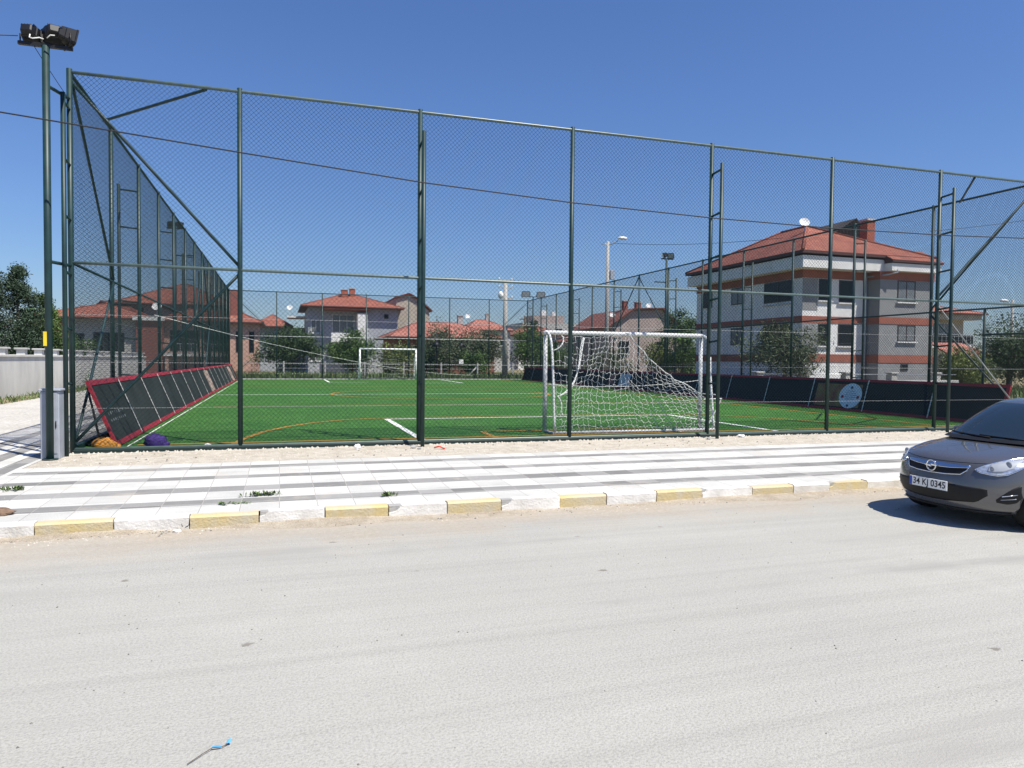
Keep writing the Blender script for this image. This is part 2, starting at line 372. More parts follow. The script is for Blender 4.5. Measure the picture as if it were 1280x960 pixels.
# kerb: painted stones, yellow and white by turns
b = MB(); rk = random.Random(3)
xs = [-2.21,-1.54,-0.86,-0.20,0.46,1.13,1.78,2.41,3.13,3.73,4.40,5.04,5.78,6.41,6.99,7.62]
xl = [xs[0]-0.64*k for k in range(30,0,-1)] + xs + [xs[-1]+0.64*k for k in range(1,60)]
for i in range(len(xl)-1):
    x0, x1 = xl[i]+0.006, xl[i+1]-0.006
    b.mi = 1 if (i-30) % 2 == 0 else 0
    j = rk.uniform(-0.006, 0.006); y0 = 7.86+rk.uniform(-0.008,0.008); zt = KZ+0.012+j
    if i-30 in (3,5,7,11,14):      # chipped corner shows the bare concrete
        c = rk.uniform(0.05,0.10)
        b.prism([(x0,y0,RZ-0.04),(x1,y0,RZ-0.04),(x1,y0,zt),(x0+c*1.6,y0,zt),(x0+c*0.9,y0,zt-c*0.7),(x0,y0,zt-c*0.9)],(0,0.13,0))
        b.mi = 2; b.prism([(x0+0.004,y0+0.03,RZ),(x0+c*1.8,y0+0.03,RZ),(x0+c*1.8,y0+0.03,zt-0.006),(x0+0.004,y0+0.03,zt-0.006)],(0,0.09,0))
    else:
        b.add([(x0,y0+0.012,RZ-0.04),(x1,y0+0.012,RZ-0.04),(x1,y0,zt-0.02),(x0,y0,zt-0.02),(x1,y0+0.02,zt),(x0,y0+0.02,zt),(x1,y0+0.125,zt),(x0,y0+0.125,zt),(x1,y0+0.125,RZ-0.04),(x0,y0+0.125,RZ-0.04)],
              [(0,1,2,3),(3,2,4,5),(5,4,6,7),(7,6,8,9),(0,3,5,7,9),(1,8,6,4,2)])
structure('kerb', b, [M['kerb_w'], M['kerb_y'], M['kerb_c']])

# dust that has drifted against the kerb foot
b = MB(); rd = random.Random(19); prev=None
for k in range(240):
    x = -14+k*0.14; wv = .16+.10*math.sin(x*1.3)+.06*math.sin(x*3.1+1)+rd.uniform(-.03,.03); hh = max(.006,.022+.014*math.sin(x*.9+2)+.010*math.sin(x*2.7)+rd.uniform(-.004,.004))
    cur = [(x,7.885,RZ+hh),(x,7.885-wv*.35,RZ+hh*.6),(x,7.885-wv,RZ+.0015),(x,7.885-wv*1.5,RZ-.003)]
    if prev:
        for q in range(3): b.quad(prev[q+1],cur[q+1],cur[q],prev[q])
    prev = cur
M['drift'] = dirt_material("drifted_dust", (0.36, 0.305, 0.235), (0.46, 0.40, 0.32))
structure('gutter_dust', b, M['drift'], 'stuff')

# pavement: rows of white tiles with bands of grey tiles, turning the corner on the left
b = MB()
rows = [7.99,8.42,8.70,9.17,9.48,10.03,10.27,10.84,11.08,11.42]
for i in range(len(rows)-1):
    b.mi = i % 2
    xa = -3.35 if rows[i] > 9.45 else -40
    nseg = 60; X = [xa + (60-xa)*k/nseg for k in range(nseg+1)]
    for k in range(nseg): b.quad((X[k],rows[i],pz(rows[i])),(X[k+1],rows[i],pz(rows[i])),(X[k+1],rows[i+1],pz(rows[i+1])),(X[k],rows[i+1],pz(rows[i+1])))
b2 = MB()
cols = [-5.0,-4.70,-4.45,-4.12,-3.86,-3.64,-3.42,-3.35]
for i in range(len(cols)-1):
    b2.mi = i % 2
    yy = [9.48,10.1,10.8,11.42]+[13.42+2*k for k in range(23)]
    for ya,yb in zip(yy,yy[1:]): b2.quad((cols[i],ya,pz(ya)),(cols[i+1],ya,pz(ya)),(cols[i+1],yb,pz(yb)),(cols[i],yb,pz(yb)))
o = structure('pavement', b, [M['tile_w'], M['tile_g']])
o = structure('side_pavement', b2, [M['tile_w'], M['tile_g']])
b = MB(); b.box(-3.35,60,11.42,13.02,-0.25,PZ-0.004); structure('dirt_strip', b, M['dirt'])
b = MB(); b.box(-3.35,-3.05,13.02,51.3,-0.25,PZ-0.006); structure('side_dirt_strip', b, M['dirt'])
b = MB(); b.quad((-8.4,9.48,pz(9.48)-.002),(-5.0,9.48,pz(9.48)-.002),(-5.0,11.42,PZ-0.002),(-8.4,11.42,PZ-0.002)); b.quad((-8.4,11.42,PZ-0.002),(-5.0,11.42,PZ-0.002),(-5.0,60,PZ-0.002),(-8.4,60,PZ-0.002)); structure('path', b, M['path'])
b = MB(); b.quad((-40,9.48,pz(9.48)-.004),(-8.4,9.48,pz(9.48)-.004),(-8.4,11.42,PZ-.004),(-40,11.42,PZ-.004)); b.quad((-40,11.42,PZ-0.004),(-8.4,11.42,PZ-0.004),(-8.4,60,PZ-0.004),(-40,60,PZ-0.004)); structure('verge_soil', b, M['field'])
def gz(y): return -0.05 + (y-13.0)*0.0024
b = MB(); b.quad((-3.07,13.13,gz(13.13)),(17.54,13.13,gz(13.13)),(17.54,51.1,gz(51.1)),(-3.07,51.1,gz(51.1))); structure('pitch', b, M['turf'])
b = MB(); b.box(-3.05,17.6,51.1,51.28,-0.2,0.10); structure('pitch_edge_kerb', b, M['concrete'])

LZ = 0.004
def strip(mb, pts, wd, z=LZ):
    """flat line of width wd along pts, mitred"""
    P = []
    for p,q in zip(pts,pts[1:]):
        P += [Vector((p[0]+(q[0]-p[0])*k/4,p[1]+(q[1]-p[1])*k/4,0)) for k in range(4)]
    P.append(Vector((*pts[-1],0))); L = []
    for p in P: p.z = gz(p.y)+z
    for i,p in enumerate(P):
        d = (P[min(i+1,len(P)-1)]-P[max(i-1,0)]); d.z=0; d.normalize(); nn = Vector((-d.y,d.x,0))*wd/2
        L.append((p+nn,p-nn))
    for i in range(len(L)-1): mb.quad(L[i][1],L[i+1][1],L[i+1][0],L[i][0])
b = MB()
strip(b,[(2.55,13.3),(2.55,18.05)],0.13); strip(b,[(2.48,18.11),(10.53,18.11)],0.11); strip(b,[(10.47,18.05),(10.47,13.3)],0.13)
strip(b,[(-2.3,30.6),(16.3,30.6)],0.12)
strip(b,[(2.9,50.6),(2.9,45.3)],0.12); strip(b,[(2.84,45.24),(5.2,45.24)],0.12); strip(b,[(10.9,50.6),(10.9,44.0)],0.12); strip(b,[(10.84,43.94),(8.4,43.94)],0.1)
strip(b,[(-2.42,13.45),(-2.42,50.6)],0.025)
structure('white_pitch_markings', b, M['line_w'])
b = MB(); Z2 = 0.008
strip(b,[(-2.3,13.62),(16.3,13.62)],0.14,Z2)
arc = [(-0.75,13.45),(-0.62,14.3),(-0.30,15.5),(0.15,16.5),(0.75,17.4),(1.5,18.05),(2.3,18.35),(3.2,18.42),(10.0,18.42),(10.9,18.3),(11.7,17.7),(12.4,16.9),(12.9,16.0),(13.3,14.8),(13.5,13.5)]
strip(b,arc,0.12,Z2)
strip(b,[(6.7+4.65*math.cos(2*math.pi*k/48),30.6+4.0*math.sin(2*math.pi*k/48)) for k in range(49)],0.14,Z2)
strip(b,[(4.0,13.45),(4.03,14.62),(8.9,14.62),(8.95,13.45)],0.12,Z2)
strip(b,[(-1.9,23.6),(15.9,23.6)],0.10,Z2); strip(b,[(-1.9,38.3),(15.9,38.3)],0.14,Z2); strip(b,[(-1.9,43.0),(15.9,43.0)],0.14,Z2)
strip(b,[(15.35,13.45),(15.35,50.4)],0.12,Z2)
strip(b,[(-1.9,49.4),(15.9,49.4)],0.16,Z2)
structure('orange_pitch_markings', b, M['line_o'])

# gravel and crumbs along the kerb and the fence foot
M['chip']=mat("dark_stone_chip",(0.16,0.15,0.135),.9,.3,30)
b = MB(); rg = random.Random(11)
def pebble(x,y,z,r):
    k=[rg.uniform(.6,1.2) for _ in range(6)]
    b.add([(x+r*k[0],y,z),(x,y+r*k[1],z),(x-r*k[2],y,z),(x,y-r*k[3],z),(x+r*.2,y,z+r*k[4]*.9),(x,y,z-r*.3)],[(0,1,4),(1,2,4),(2,3,4),(3,0,4)])
for i in range(1700):
    x = rg.uniform(-4,13); y = 7.85-abs(rg.gauss(0,0.16)); pebble(x,y,RZ,rg.choice([.004,.006,.008,.012]))
for i in range(2600):
    x = rg.uniform(-3.2,18); y = rg.uniform(11.45,12.98)**1.0; pebble(x,y,PZ-.004,rg.choice([.006,.009,.012,.018]))
for i in range(520):
    x = rg.uniform(-3.2,16); y = 12.98-abs(rg.gauss(0,.05)); pebble(x,y,PZ-.004,rg.choice([.02,.03,.035]))
b.mi=1
for i in range(260): pebble(rg.uniform(-4,9),rg.uniform(2.2,7.3),RZ,rg.choice([.004,.006,.008]))
b.mi=0
for i in range(500): yq=rg.uniform(8.0,11.4); pebble(rg.uniform(-4,12),yq,pz(yq),rg.choice([.003,.004,.005]))
b.mi=1
for i in range(300): pebble(rg.uniform(-4,13),7.84-abs(rg.gauss(0,.12)),RZ,rg.choice([.006,.009,.014]))
for i in range(160): pebble(rg.uniform(-3,16),rg.uniform(11.6,12.95),PZ-.004,rg.choice([.010,.016,.022]))
structure('gravel', b, [M['pebble'],M['chip']], 'stuff')

# ------------------------------------------------------------------ cage fences round the pitch
FH = 5.9
XL, XR, YN, YF = -3.13, 17.6, 13.08, 51.2
def chain(mb, P0, du, L, z0, z1, cell=0.078, r=0.0021, seg=0.55):
    """chain link: two families of slanting wires, as thin three-sided rods in the plane P0 + u*du + z"""
    du = Vector(du); nrm = Vector((du.y,-du.x,0)); H = z1-z0
    def pt(u,z,o,a): return (P0[0]+du.x*u+nrm.x*o, P0[1]+du.y*u+nrm.y*o, z0+z+a)
    for sgn in (1,-1):
        k = int((L+H)/cell)
        for i in range(1,k):
            c = i*cell
            # u + z = c  (sgn 1)   or   (L-u) + z = c
            za, zb = max(0.0,c-L), min(H,c)
            if zb-za < 0.02: continue
            ns = max(1,int((zb-za)/seg)); vs=[]; fs=[]
            for j in range(ns+1):
                z = za+(zb-za)*j/ns; u = c-z if sgn==1 else L-(c-z)
                o = 0.003*sgn
                vs += [pt(u,z,o+r*1.2,0), pt(u-r*1.1*sgn*.7,z,o-r*.7,-r*1.1*.7), pt(u+r*1.1*sgn*.7,z,o-r*.7,r*1.1*.7)]
            for j in range(ns):
                for q in range(3): fs.append((j*3+q,j*3+(q+1)%3,(j+1)*3+(q+1)%3,(j+1)*3+q))
            mb.add(vs,fs)

def ladder_support(root, x, y, ox, oy, top=5.46, z0=PZ):
    b = MB(); b.tube([(x+ox,y+oy,z0-.02),(x+ox,y+oy,top)],0.036,8)
    z = top-0.12
    while z > 0.3:
        b.tube([(x+ox*.06,y+oy*.06,z-.03),(x+ox,y+oy,z)],0.022,6); z -= 0.86
    return b.build('ladder_support', M['green'], root)
def post(root, x, y, z0=PZ, top=FH+.05, r=0.042):
    b = MB(); b.tube([(x,y,z0-.02),(x,y,top)],r,10); return b.build('post', M['green'], root)
def rail(root, name, a, c, r, m): 
    b = MB(); k=8; b.tube([tuple(Vector(a).lerp(Vector(c),t/k)) for t in range(k+1)],r,8); return b.build(name, m, root)

near = thing('cage_fence','tall green chain link cage fence along the paved street side of the pitch','fence',(7.2,YN,PZ),'cage fences round the pitch')
PX = [XL,-0.63,2.42,5.38,8.47,11.50,14.56,XR]
for x in PX: post(near,x,YN)
for x in (PX[0],PX[2],PX[4],PX[6]): ladder_support(near,x,YN,0.0,-0.37)
rail(near,'top_rail',(XL,YN,FH),(XR,YN,FH),0.028,M['green_l']); rail(near,'middle_rail',(XL,YN-.01,2.93),(XR,YN-.01,2.93),0.025,M['green_l'])
M['beam']=mat('dark_green_beam_paint',(0.010,0.026,0.024),.5,.15,5)
b = MB(); b.bbox(XL,XR,YN-.05,YN+.05,PZ-.03,-0.032,.012); b.build('base_beam',M['beam'],near)
b = MB(); b.tube([(XL+(XR-XL)*k/10,YN-.01,-.026) for k in range(11)],.022,8); b.build('bottom_rail',M['green_l'],near)
for a,c in (((PX[0],FH-.12),(PX[1],2.98)),((PX[0],0.05),(PX[1],2.88)),((PX[7],FH-.12),(PX[6],2.98)),((PX[7],0.05),(PX[6],2.88))):
    rail(near,'brace',(a[0],YN+.03,a[1]),(c[0],YN+.03,c[1]),0.017 if a[0]>10 and a[1]<1 else 0.026,M['tension'] if a[0]>10 and a[1]<1 else M['green'])
rail(near,'corner_brace',(-1.15,YN,FH-.03),(XL,YN+2.35,FH-.03),0.026,M['green']); rail(near,'corner_brace',(15.6,YN,FH-.03),(XR,YN+2.1,FH-.03),0.026,M['green'])
b = MB()
for z in (0.62,1.36,2.12): b.tube([(XL,YN+.012,z),(XR,YN+.012,z)],0.0028,4)
b.build('tension_wire',M['tension'],near)
b = MB(); chain(b,(XL,YN,0),(1,0,0),XR-XL,0.03,FH); b.build('chain_link_mesh',M['wire'],near)

def side_fence(x, out, label):
    f = thing('cage_fence',label,'fence',(x,32,PZ),'cage fences round the pitch')
    ys = [YN+2.93*k for k in range(1,14)]
    for i,y in enumerate(ys):
        post(f,x,y)
        if i%2==1: ladder_support(f,x,y,out*.42,0)
    rail(f,'top_rail',(x,YN,FH),(x,YF,FH),0.030,M['green']); rail(f,'middle_rail',(x,YN,2.93),(x,YF,2.93),0.024,M['green'])
    b = MB(); b.bbox(x-.05,x+.05,YN+.06,YF-.06,PZ-.03,0.03,.01); b.build('base_beam',M['green'],f)
    for (ya,za),(yb,zb) in (((YN,FH-.12),(ys[0],2.98)),((YN,0.05),(ys[0],2.88)),((YF,FH-.12),(ys[-1],2.98)),((ys[6],FH-.1),(ys[7],2.95)),((ys[6],FH-.1),(ys[5],2.95)),((ys[6],0.1),(ys[5],2.9)),((ys[6],.1),(ys[7],2.9))):
        rail(f,'brace',(x-out*.03,ya,za),(x-out*.03,yb,zb),0.024,M['green'])
    b = MB()
    for z in (0.62,1.36,2.12): b.tube([(x,YN,z),(x,YF,z)],0.0028,4)
    b.build('tension_wire',M['tension'],f)
    b = MB(); chain(b,(x,YN,0),(0,1,0),YF-YN,0.03,FH,seg=0.5); b.build('chain_link_mesh',M['wire'],f)
    return f
side_fence(XL,-1,'tall chain link cage fence running away along the left side beside the grey wall')
rf = side_fence(XR,1,'tall chain link cage fence running away on the right in front of the apartment house')
b = MB(); b.tube([(XR,14.35,PZ),(XR,14.35,2.93)],.034,8); b.tube([(XR,13.1,2.25),(XR,14.35,2.25)],.026,8); b.build('gate_frame',M['green'],rf)
ff = thing('cage_fence','cage fence closing the far end of the pitch behind the small goal','fence',(7.2,YF,PZ),'cage fences round the pitch')
FX = [XL+ (XR-XL)/7*k for k in range(8)]
for x in FX: post(ff,x,YF)
rail(ff,'top_rail',(XL,YF,FH),(XR,YF,FH),0.028,M['green']); rail(ff,'middle_rail',(XL,YF,2.93),(XR,YF,2.93),0.022,M['tension'])
for a,c in (((FX[0],FH-.1),(FX[1],2.95)),((FX[0],.1),(FX[1],2.9)),((FX[7],FH-.1),(FX[6],2.95))): rail(ff,'brace',(a[0],YF,a[1]),(c[0],YF,c[1]),.024,M['green'])
b = MB(); chain(b,(XL,YF,0),(1,0,0),XR-XL,0.03,FH,cell=0.09,r=0.0022); b.build('chain_link_mesh',M['wire'],ff)

# ------------------------------------------------------------------ floodlight poles
def lamp_head(root, c, yaw_, tilt, w_=0.36, h_=0.24, d_=0.30):
    if tilt < R(-11.5): w_*=.80; h_*=.86; d_*=.80
    """ribbed floodlight housing: a deep tapering body, a bezel with glass, a bracket, and a bent cable"""
    Rm = Matrix.Rotation(yaw_,3,'Z') @ Matrix.Rotation(tilt,3,'X'); c = Vector(c)
    def T(p): return c + Rm @ Vector(p)
    b = MB()
    st = [(-d_*.55,.42,.40),(-d_*.5,.56,.55),(-d_*.22,.72,.72),(-d_*.18,.80,.80),(d_*.30,1,1),(d_*.34,1.06,1.08),(d_*.42,1.06,1.08)]
    vs=[]
    for y,kx,kz in st:
        a,e = w_/2*kx,h_/2*kz; q=.22*min(a,e)
        vs += [T(p) for p in ((-a+q,y,-e),(a-q,y,-e),(a,y,-e+q),(a,y,e-q),(a-q,y,e),(-a+q,y,e),(-a,y,e-q),(-a,y,-e+q))]
    fs=[tuple(range(7,-1,-1)),tuple(range(48,56))]
    for i in range(6):
        for j in range(8): fs.append((i*8+j,i*8+(j+1)%8,(i+1)*8+(j+1)%8,(i+1)*8+j))
    b.add(vs,fs)
    for k in range(5):
        x=-w_*.3+k*w_*.15; b.add([T(p) for p in ((x,-d_*.5,h_*.2),(x,d_*.25,h_*.40),(x,d_*.25,h_*.53),(x,-d_*.45,h_*.36),(x+.006,-d_*.5,h_*.2),(x+.006,d_*.25,h_*.40),(x+.006,d_*.25,h_*.53),(x+.006,-d_*.45,h_*.36))],[(0,1,2,3),(7,6,5,4),(0,4,5,1),(1,5,6,2),(2,6,7,3),(3,7,4,0)])
    h = b.build('lamp_head',M['lampbody'],root)
    g = MB(); y=d_*.43; a,e=w_*.46,h_*.46; g.add([T(p) for p in ((-a,y,-e),(-a,y,e),(a,y,e),(a,y,-e))],[(3,2,1,0)]); g.build('lamp_glass',M['lampglass'],h)
    k = MB(); zb=c.z-h_*.75
    k.tube([T((-w_*.56,0,0)),(c.x+(Rm@Vector((-w_*.56,0,0))).x,c.y+(Rm@Vector((-w_*.56,0,0))).y,zb),(c.x+(Rm@Vector((w_*.56,0,0))).x,c.y+(Rm@Vector((w_*.56,0,0))).y,zb),T((w_*.56,0,0))],.012,6); k.build('bracket',M['lampbody'],h)
    return h
def floodlight(x,y,top,label,heads,bar,arms,tape=False):
    t = thing('floodlight_pole',label,'floodlight',(x,y,PZ),'floodlight poles round the cage')
    b = MB(); b.tube([(x,y,PZ-.05),(x,y,top)],.052,12); b.tube([(x,y,PZ),(x,y,PZ+.015)],.11,12); p = b.build('pole',M['green'],t)
    b = MB(); b.bbox(bar[0],bar[1],y-.03,y+.03,top-.02,top+.03,.008); b.build('crossbar',M['lampbody'],t)
    for a in arms:
        b = MB(); b.tube(a,.026,8); b.build('stay',M['green'],t)
    for hd in heads: lamp_head(t,*hd)
    if tape:
        b = MB(); b.bbox(x-.058,x-.012,y-.062,y-.046,1.60,1.81,.003); b.build('tape',M['sticker'],p)
    return t
f0 = floodlight(-3.25,12.33,5.98,'floodlight pole with clustered black lamps at the near left corner',
    [((-3.44,12.36,6.14),R(-12),R(-16),.34,.24,.34),((-3.15,12.36,6.18),R(20),R(-14),.36,.25,.34),((-2.97,12.33,6.16),R(-62),R(-12),.34,.25,.30)],(-3.60,-2.90),
    [[(-3.25,12.33,5.42),(XL,YN,5.48)],[(-3.25,12.33,2.85),(XL,YN,2.88)]],True)
b = MB(); b.sm=True
b.tube([(-3.42,12.24,6.10),(-3.42,12.20,6.03),(-3.38,12.20,6.02),(-3.30,12.22,6.05),(-3.26,12.26,6.05)],.009,6); b.tube([(-3.2,12.2,6.05),(-3.15,12.18,6.09),(-3.1,12.2,6.1)],.007,6)
b.build('lamp_lead',M['rope'],f0)
floodlight(-3.85,30.9,6.45,'floodlight pole rising outside the left fence, halfway along the pitch',[((-4.0,30.95,6.6),R(-30),R(-15),.34,.26,.3),((-3.7,30.95,6.6),R(-60),R(-15),.34,.26,.3)],(-4.15,-3.5),[[(-3.85,30.9,5.4),(XL,30.66,5.4)]])
floodlight(18.25,32.0,6.55,'floodlight pole outside the right fence, with lamps clustered at its top',[((18.12,31.95,6.72),R(70),R(-14),.36,.3,.32),((18.45,31.95,6.72),R(150),R(-14),.36,.3,.32)],(17.95,18.6),[[(18.25,32,5.4),(XR,32,5.4)]])
floodlight(18.35,52.1,6.3,'floodlight pole at the far right corner, two lamps spread apart',[((17.75,52.1,6.5),R(170),R(-10),.62,.40,.3),((18.95,52.1,6.5),R(170),R(-10),.62,.40,.3)],(17.5,19.2),[[(18.35,52.1,5.4),(XR,YF,5.4)]])

# electrical cabinet
t = thing('electrical_cabinet','narrow grey electrical cabinet standing behind the corner floodlight pole','cabinet',(-3.26,12.56,PZ))
b = MB(); b.bbox(-3.40,-3.15,12.42,12.70,PZ,0.93,.012); b.build('body',M['box'],t)
b = MB(); b.bbox(-3.42,-3.13,12.40,12.72,0.932,0.962,.012); b.build('lid',M['box'],t)
b = MB(); b.bbox(-3.375,-3.175,12.412,12.419,PZ+.08,0.90,.004); dr=b.build('door',M['box'],t)
b = MB(); b.tube([(-3.19,12.405,.38),(-3.19,12.405,.48)],.008,6); b.build('handle',M['black'],dr)

# ------------------------------------------------------------------ rebound boards
def rebound(xb, xt, y0, y1, zt, sgn, label, sheet, panels):
    """long leaning board: sheet, red frame, seam strips, struts behind"""
    t = thing('rebound_board',label,'board',((xb+xt)/2,(y0+y1)/2,0),'rebound boards along the pitch sides')
    d = Vector((xt-xb,0,zt)); d.normalize(); L = math.hypot(xt-xb,zt); nn = Vector((-d.z,0,d.x))*sgn   # nn faces the pitch
    L = 1.2
    def P(s,y,o=0):
        a = Vector((xb,y,gz(y)+.01)); return a+(Vector((xt,y,zt))-a)*(s/L)+nn*o
    def slab(mb,s0,s1,ya,yb,o0,o1):
        a=[P(s0,ya,o0),P(s1,ya,o0),P(s1,yb,o0),P(s0,yb,o0)]; c=[P(s0,ya,o1),P(s1,ya,o1),P(s1,yb,o1),P(s0,yb,o1)]
        mb.add(a+c,[(0,1,2,3),(7,6,5,4),(0,4,5,1),(1,5,6,2),(2,6,7,3),(3,7,4,0)])
    nseg=14
    b=MB()
    for k in range(nseg): slab(b,.09,L-.09,y0+.09+(y1-y0-.18)*k/nseg,y0+.09+(y1-y0-.18)*(k+1)/nseg,0,.012)
    b.build('sheet',sheet,t)
    b=MB(); slab(b,L-.09,L,y0,y1,-.02,.025); b.build('top_trim',M['red'],t)
    b=MB(); slab(b,0,.09,y0,y1,-.02,.025); b.build('bottom_trim',M['red'],t)
    for ya in (y0,y1-.09):
        b=MB(); slab(b,.0905,L-.0905,ya,ya+.09,-.02,.025); b.build('end_trim',M['red'],t)
    for k,y in enumerate(panels):
        b=MB(); slab(b,.03,L-.03,y-.016,y+.016,.027,.034); b.build('seam_strip',M['seam'],t)
        if k%2==0:
            b=MB(); q=P(L-.12,y,-.03); b.tube([q,(xt+(xt-xb)*.25,y,0.0)],.018,6); b.build('strut',M['black'],t)
    b=MB(); q=P(L-.1,y0+.06,-.03); b.tube([q,(xb+(xt-xb)*.55,y0+.06,0.0)],.018,6); b.tube([(xb+(xt-xb)*.55,y0+.06,.03),(xb,y0+.06,.05)],.014,6); b.build('strut',M['black'],t)
    return t,P,slab
lb,PL,slabL = rebound(-2.56,-3.0,13.35,50.3,1.05,-1,'charcoal leaning board with red trim along the left touchline',M['board'],[15.6+2.35*k for k in range(15)])
rb,PR,slabR = rebound(16.92,17.2,13.25,50.3,0.97,1,'black leaning board with red trim along the right touchline',M['board_dk'],[15.4+2.35*k for k in range(15)])
# faint worn lettering strokes on the left board's first panel; too worn to read
b=MB(); rr=random.Random(5)
for i in range(16):
    y=13.75+(i%8)*0.16; s=.42+.13*(i//8)
    slabL(b,s+rr.uniform(-.01,.01),s+.05,y,y+.02+rr.uniform(0,.05),.0125,.0145)
b.build('worn_mark',mat("worn_print",(0.16,0.18,0.18),.7,.3,20),lb)
M['poster_a']=mat("torn_poster_print",(0.45,0.33,0.26),.7,.3,3,col2=(0.16,0.10,0.08)); 
b=MB(); slabL(b,.1,1.05,31.6,33.2,.0125,.018); b.build('poster',M['poster_a'],lb)
b=MB(); slabL(b,.1,1.05,45.2,47.4,.0125,.018); b.build('poster',M['poster_a'],lb)
# round printed poster on the right board with its painted patch
M['patch']=mat("printed_patch",(0.22,0.20,0.06),.6,.2,2.5,col2=(0.20,0.03,0.03)); M['disc']=mat("pale_blue_print",(0.60,0.66,0.76),.6,.06,5); M['ink']=mat("dark_blue_ink",(0.03,0.05,0.12),.6,.1,9)
b=MB(); slabR(b,.14,1.0,17.95,19.9,.0125,.016); b.build('printed_patch',M['patch'],rb)
def disc_on(Pf,s,y,r,o,mb,n=24,sy=1): mb.poly([Pf(s+r*math.sin(2*math.pi*k/n),y+sy*r*math.cos(2*math.pi*k/n),o) for k in range(n)])
b=MB(); disc_on(PR,.57,18.37,.47,.0185,b); dp=b.build('round_poster',M['disc'],rb)
b=MB()
for k in range(6):
    s=.74-.075*k; hw=(.15,.22,.25,.22,.18,.12)[k]; slabR(b,s,s+.014,18.37-hw,18.37+hw,.0195,.0205)
disc_on(PR,.88,18.37,.055,.020,b,10); disc_on(PR,.20,18.40,.05,.020,b,8)
b.build('printed_lines',M['ink'],dp)
b=MB(); disc_on(PR,.53,18.69,.06,.020,b,10); disc_on(PR,.53,18.05,.06,.020,b,10); b.build('red_spots',M['red'],dp)
b=MB(); slabR(b,.2,1.0,33.4,34.6,.0125,.018); b.build('poster',mat("blue_poster_print",(0.25,0.33,0.50),.6,.3,2.2,col2=(0.55,0.55,0.55)),rb)
b=MB(); slabR(b,.3,.9,35.2,35.9,.0125,.018); b.build('poster',mat("red_poster_print",(0.35,0.12,0.10),.6,.3,2.2,col2=(0.12,0.05,0.05)),rb)

# ------------------------------------------------------------------ goals
def bezier(pts,n=24):
    out=[]
    P=[Vector(p) for p in pts]; m=len(P)-1
    for i in range(n+1):
        t=i/n; q=list(P)
        for k in range(m): q=[q[j].lerp(q[j+1],t) for j in range(len(q)-1)]
        out.append(q[0])
    return out
g = thing('football_goal','white football goal with sagging torn net close behind the near fence','goal',(7.2,14.2,0),'football goals')
GX0,GX1,GYF,GYB,GH=5.32,9.06,14.30,13.70,2.10
for x in (GX0,GX1):
    b=MB(); b.tube([(x,GYF,0),(x,GYF,GH-.06)],.046,12); b.build('post',M['goal_worn'],g)
b=MB(); b.tube([(GX0-.04,GYF,GH-.03)]+[(GX0+(GX1-GX0)*k/8,GYF,GH) for k in range(9)]+[(GX1+.04,GYF,GH-.02)],.046,12); b.build('crossbar',M['goal'],g)
for x,s in ((GX0,1),(GX1,1)):
    b=MB()
    if x==GX0: b.tube(bezier([(x,GYF,GH),(x,GYF-.42,GH+.01),(x+.0,GYB+.22,GH-.3),(x,GYB+.1,1.2),(x,GYB+.02,.03)],16),.026,8)
    else: b.tube(bezier([(x+.02,GYF-.35,1.62),(x,GYB+.22,1.35),(x,GYB+.15,.8),(x+.0,GYB+.02,.03)],14),.026,8); b.tube(bezier([(x,GYF,GH),(x+.01,GYF-.2,GH),(x+.02,GYF-.26,GH-.12)],6),.030,8)
    b.build('back_stanchion',M['goal'],g)
    b=MB(); b.tube([(x,GYF,.03),(x,GYB,.03)],.028,8); b.build('ground_bar',M['goal_worn'],g)
b=MB(); b.tube([(GX0,GYB,.04),(GX1,GYB,.04)],.034,8); b.build('ground_bar',M['goal_worn'],g)
b=MB(); rn=random.Random(21); NU,NV=29,16
def top_z(u):
    if u<.52: return GH-.03-.05*math.sin(u*9)
    k=(u-.52)/.48; return GH-.06-1.22*k**.85
GRID={}
for i in range(NU+1):
    u=i/NU
    for j in range(NV+1):
        v=j/NV; tz=top_z(u); z=tz*(1-v)+.05*v
        gather=.10*math.exp(-((u-.50)/.10)**2)*math.sin(math.pi*min(1,v*1.15))     # the net is bunched around the middle
        x=GX0+.06+(GX1-GX0-.12)*(u+ (0.50-u)*gather*3.2 + .035*math.sin(v*3.4+u*6)) - .22*math.sin(math.pi*v)*(1-u)*.5
        y=GYF-.08-(GYF-GYB-.1)*(v**.8)*(1.0) + .05*math.sin(u*17+v*5)
        z+= .05*math.sin(u*23+v*4)*math.sin(math.pi*v) + .06*math.sin(u*6.3+1)*math.sin(math.pi*v)
        GRID[i,j]=Vector((x+rn.uniform(-.025,.025),y,max(.03,z+rn.uniform(-.02,.02))))
skip=set()
for k in range(18): skip.add((rn.randint(0,5),rn.randint(0,6)))
for i in range(NU+1):
    for j in range(NV):
        if (i,j) in skip: continue
        a,c=GRID[i,j],GRID[i,j+1]; mid=(a+c)/2; mid.y-=.015; mid.x+=rn.uniform(-.02,.02); b.tube([a,mid,c],.0036,4,False)
for j in range(NV+1):
    for i in range(NU):
        if (i,j) in skip or (i<2 and j<5): continue
        a,c=GRID[i,j],GRID[i+1,j]; mid=(a+c)/2; mid.z-=rn.uniform(.01,.05); b.tube([a,mid,c],.0036,4,False)
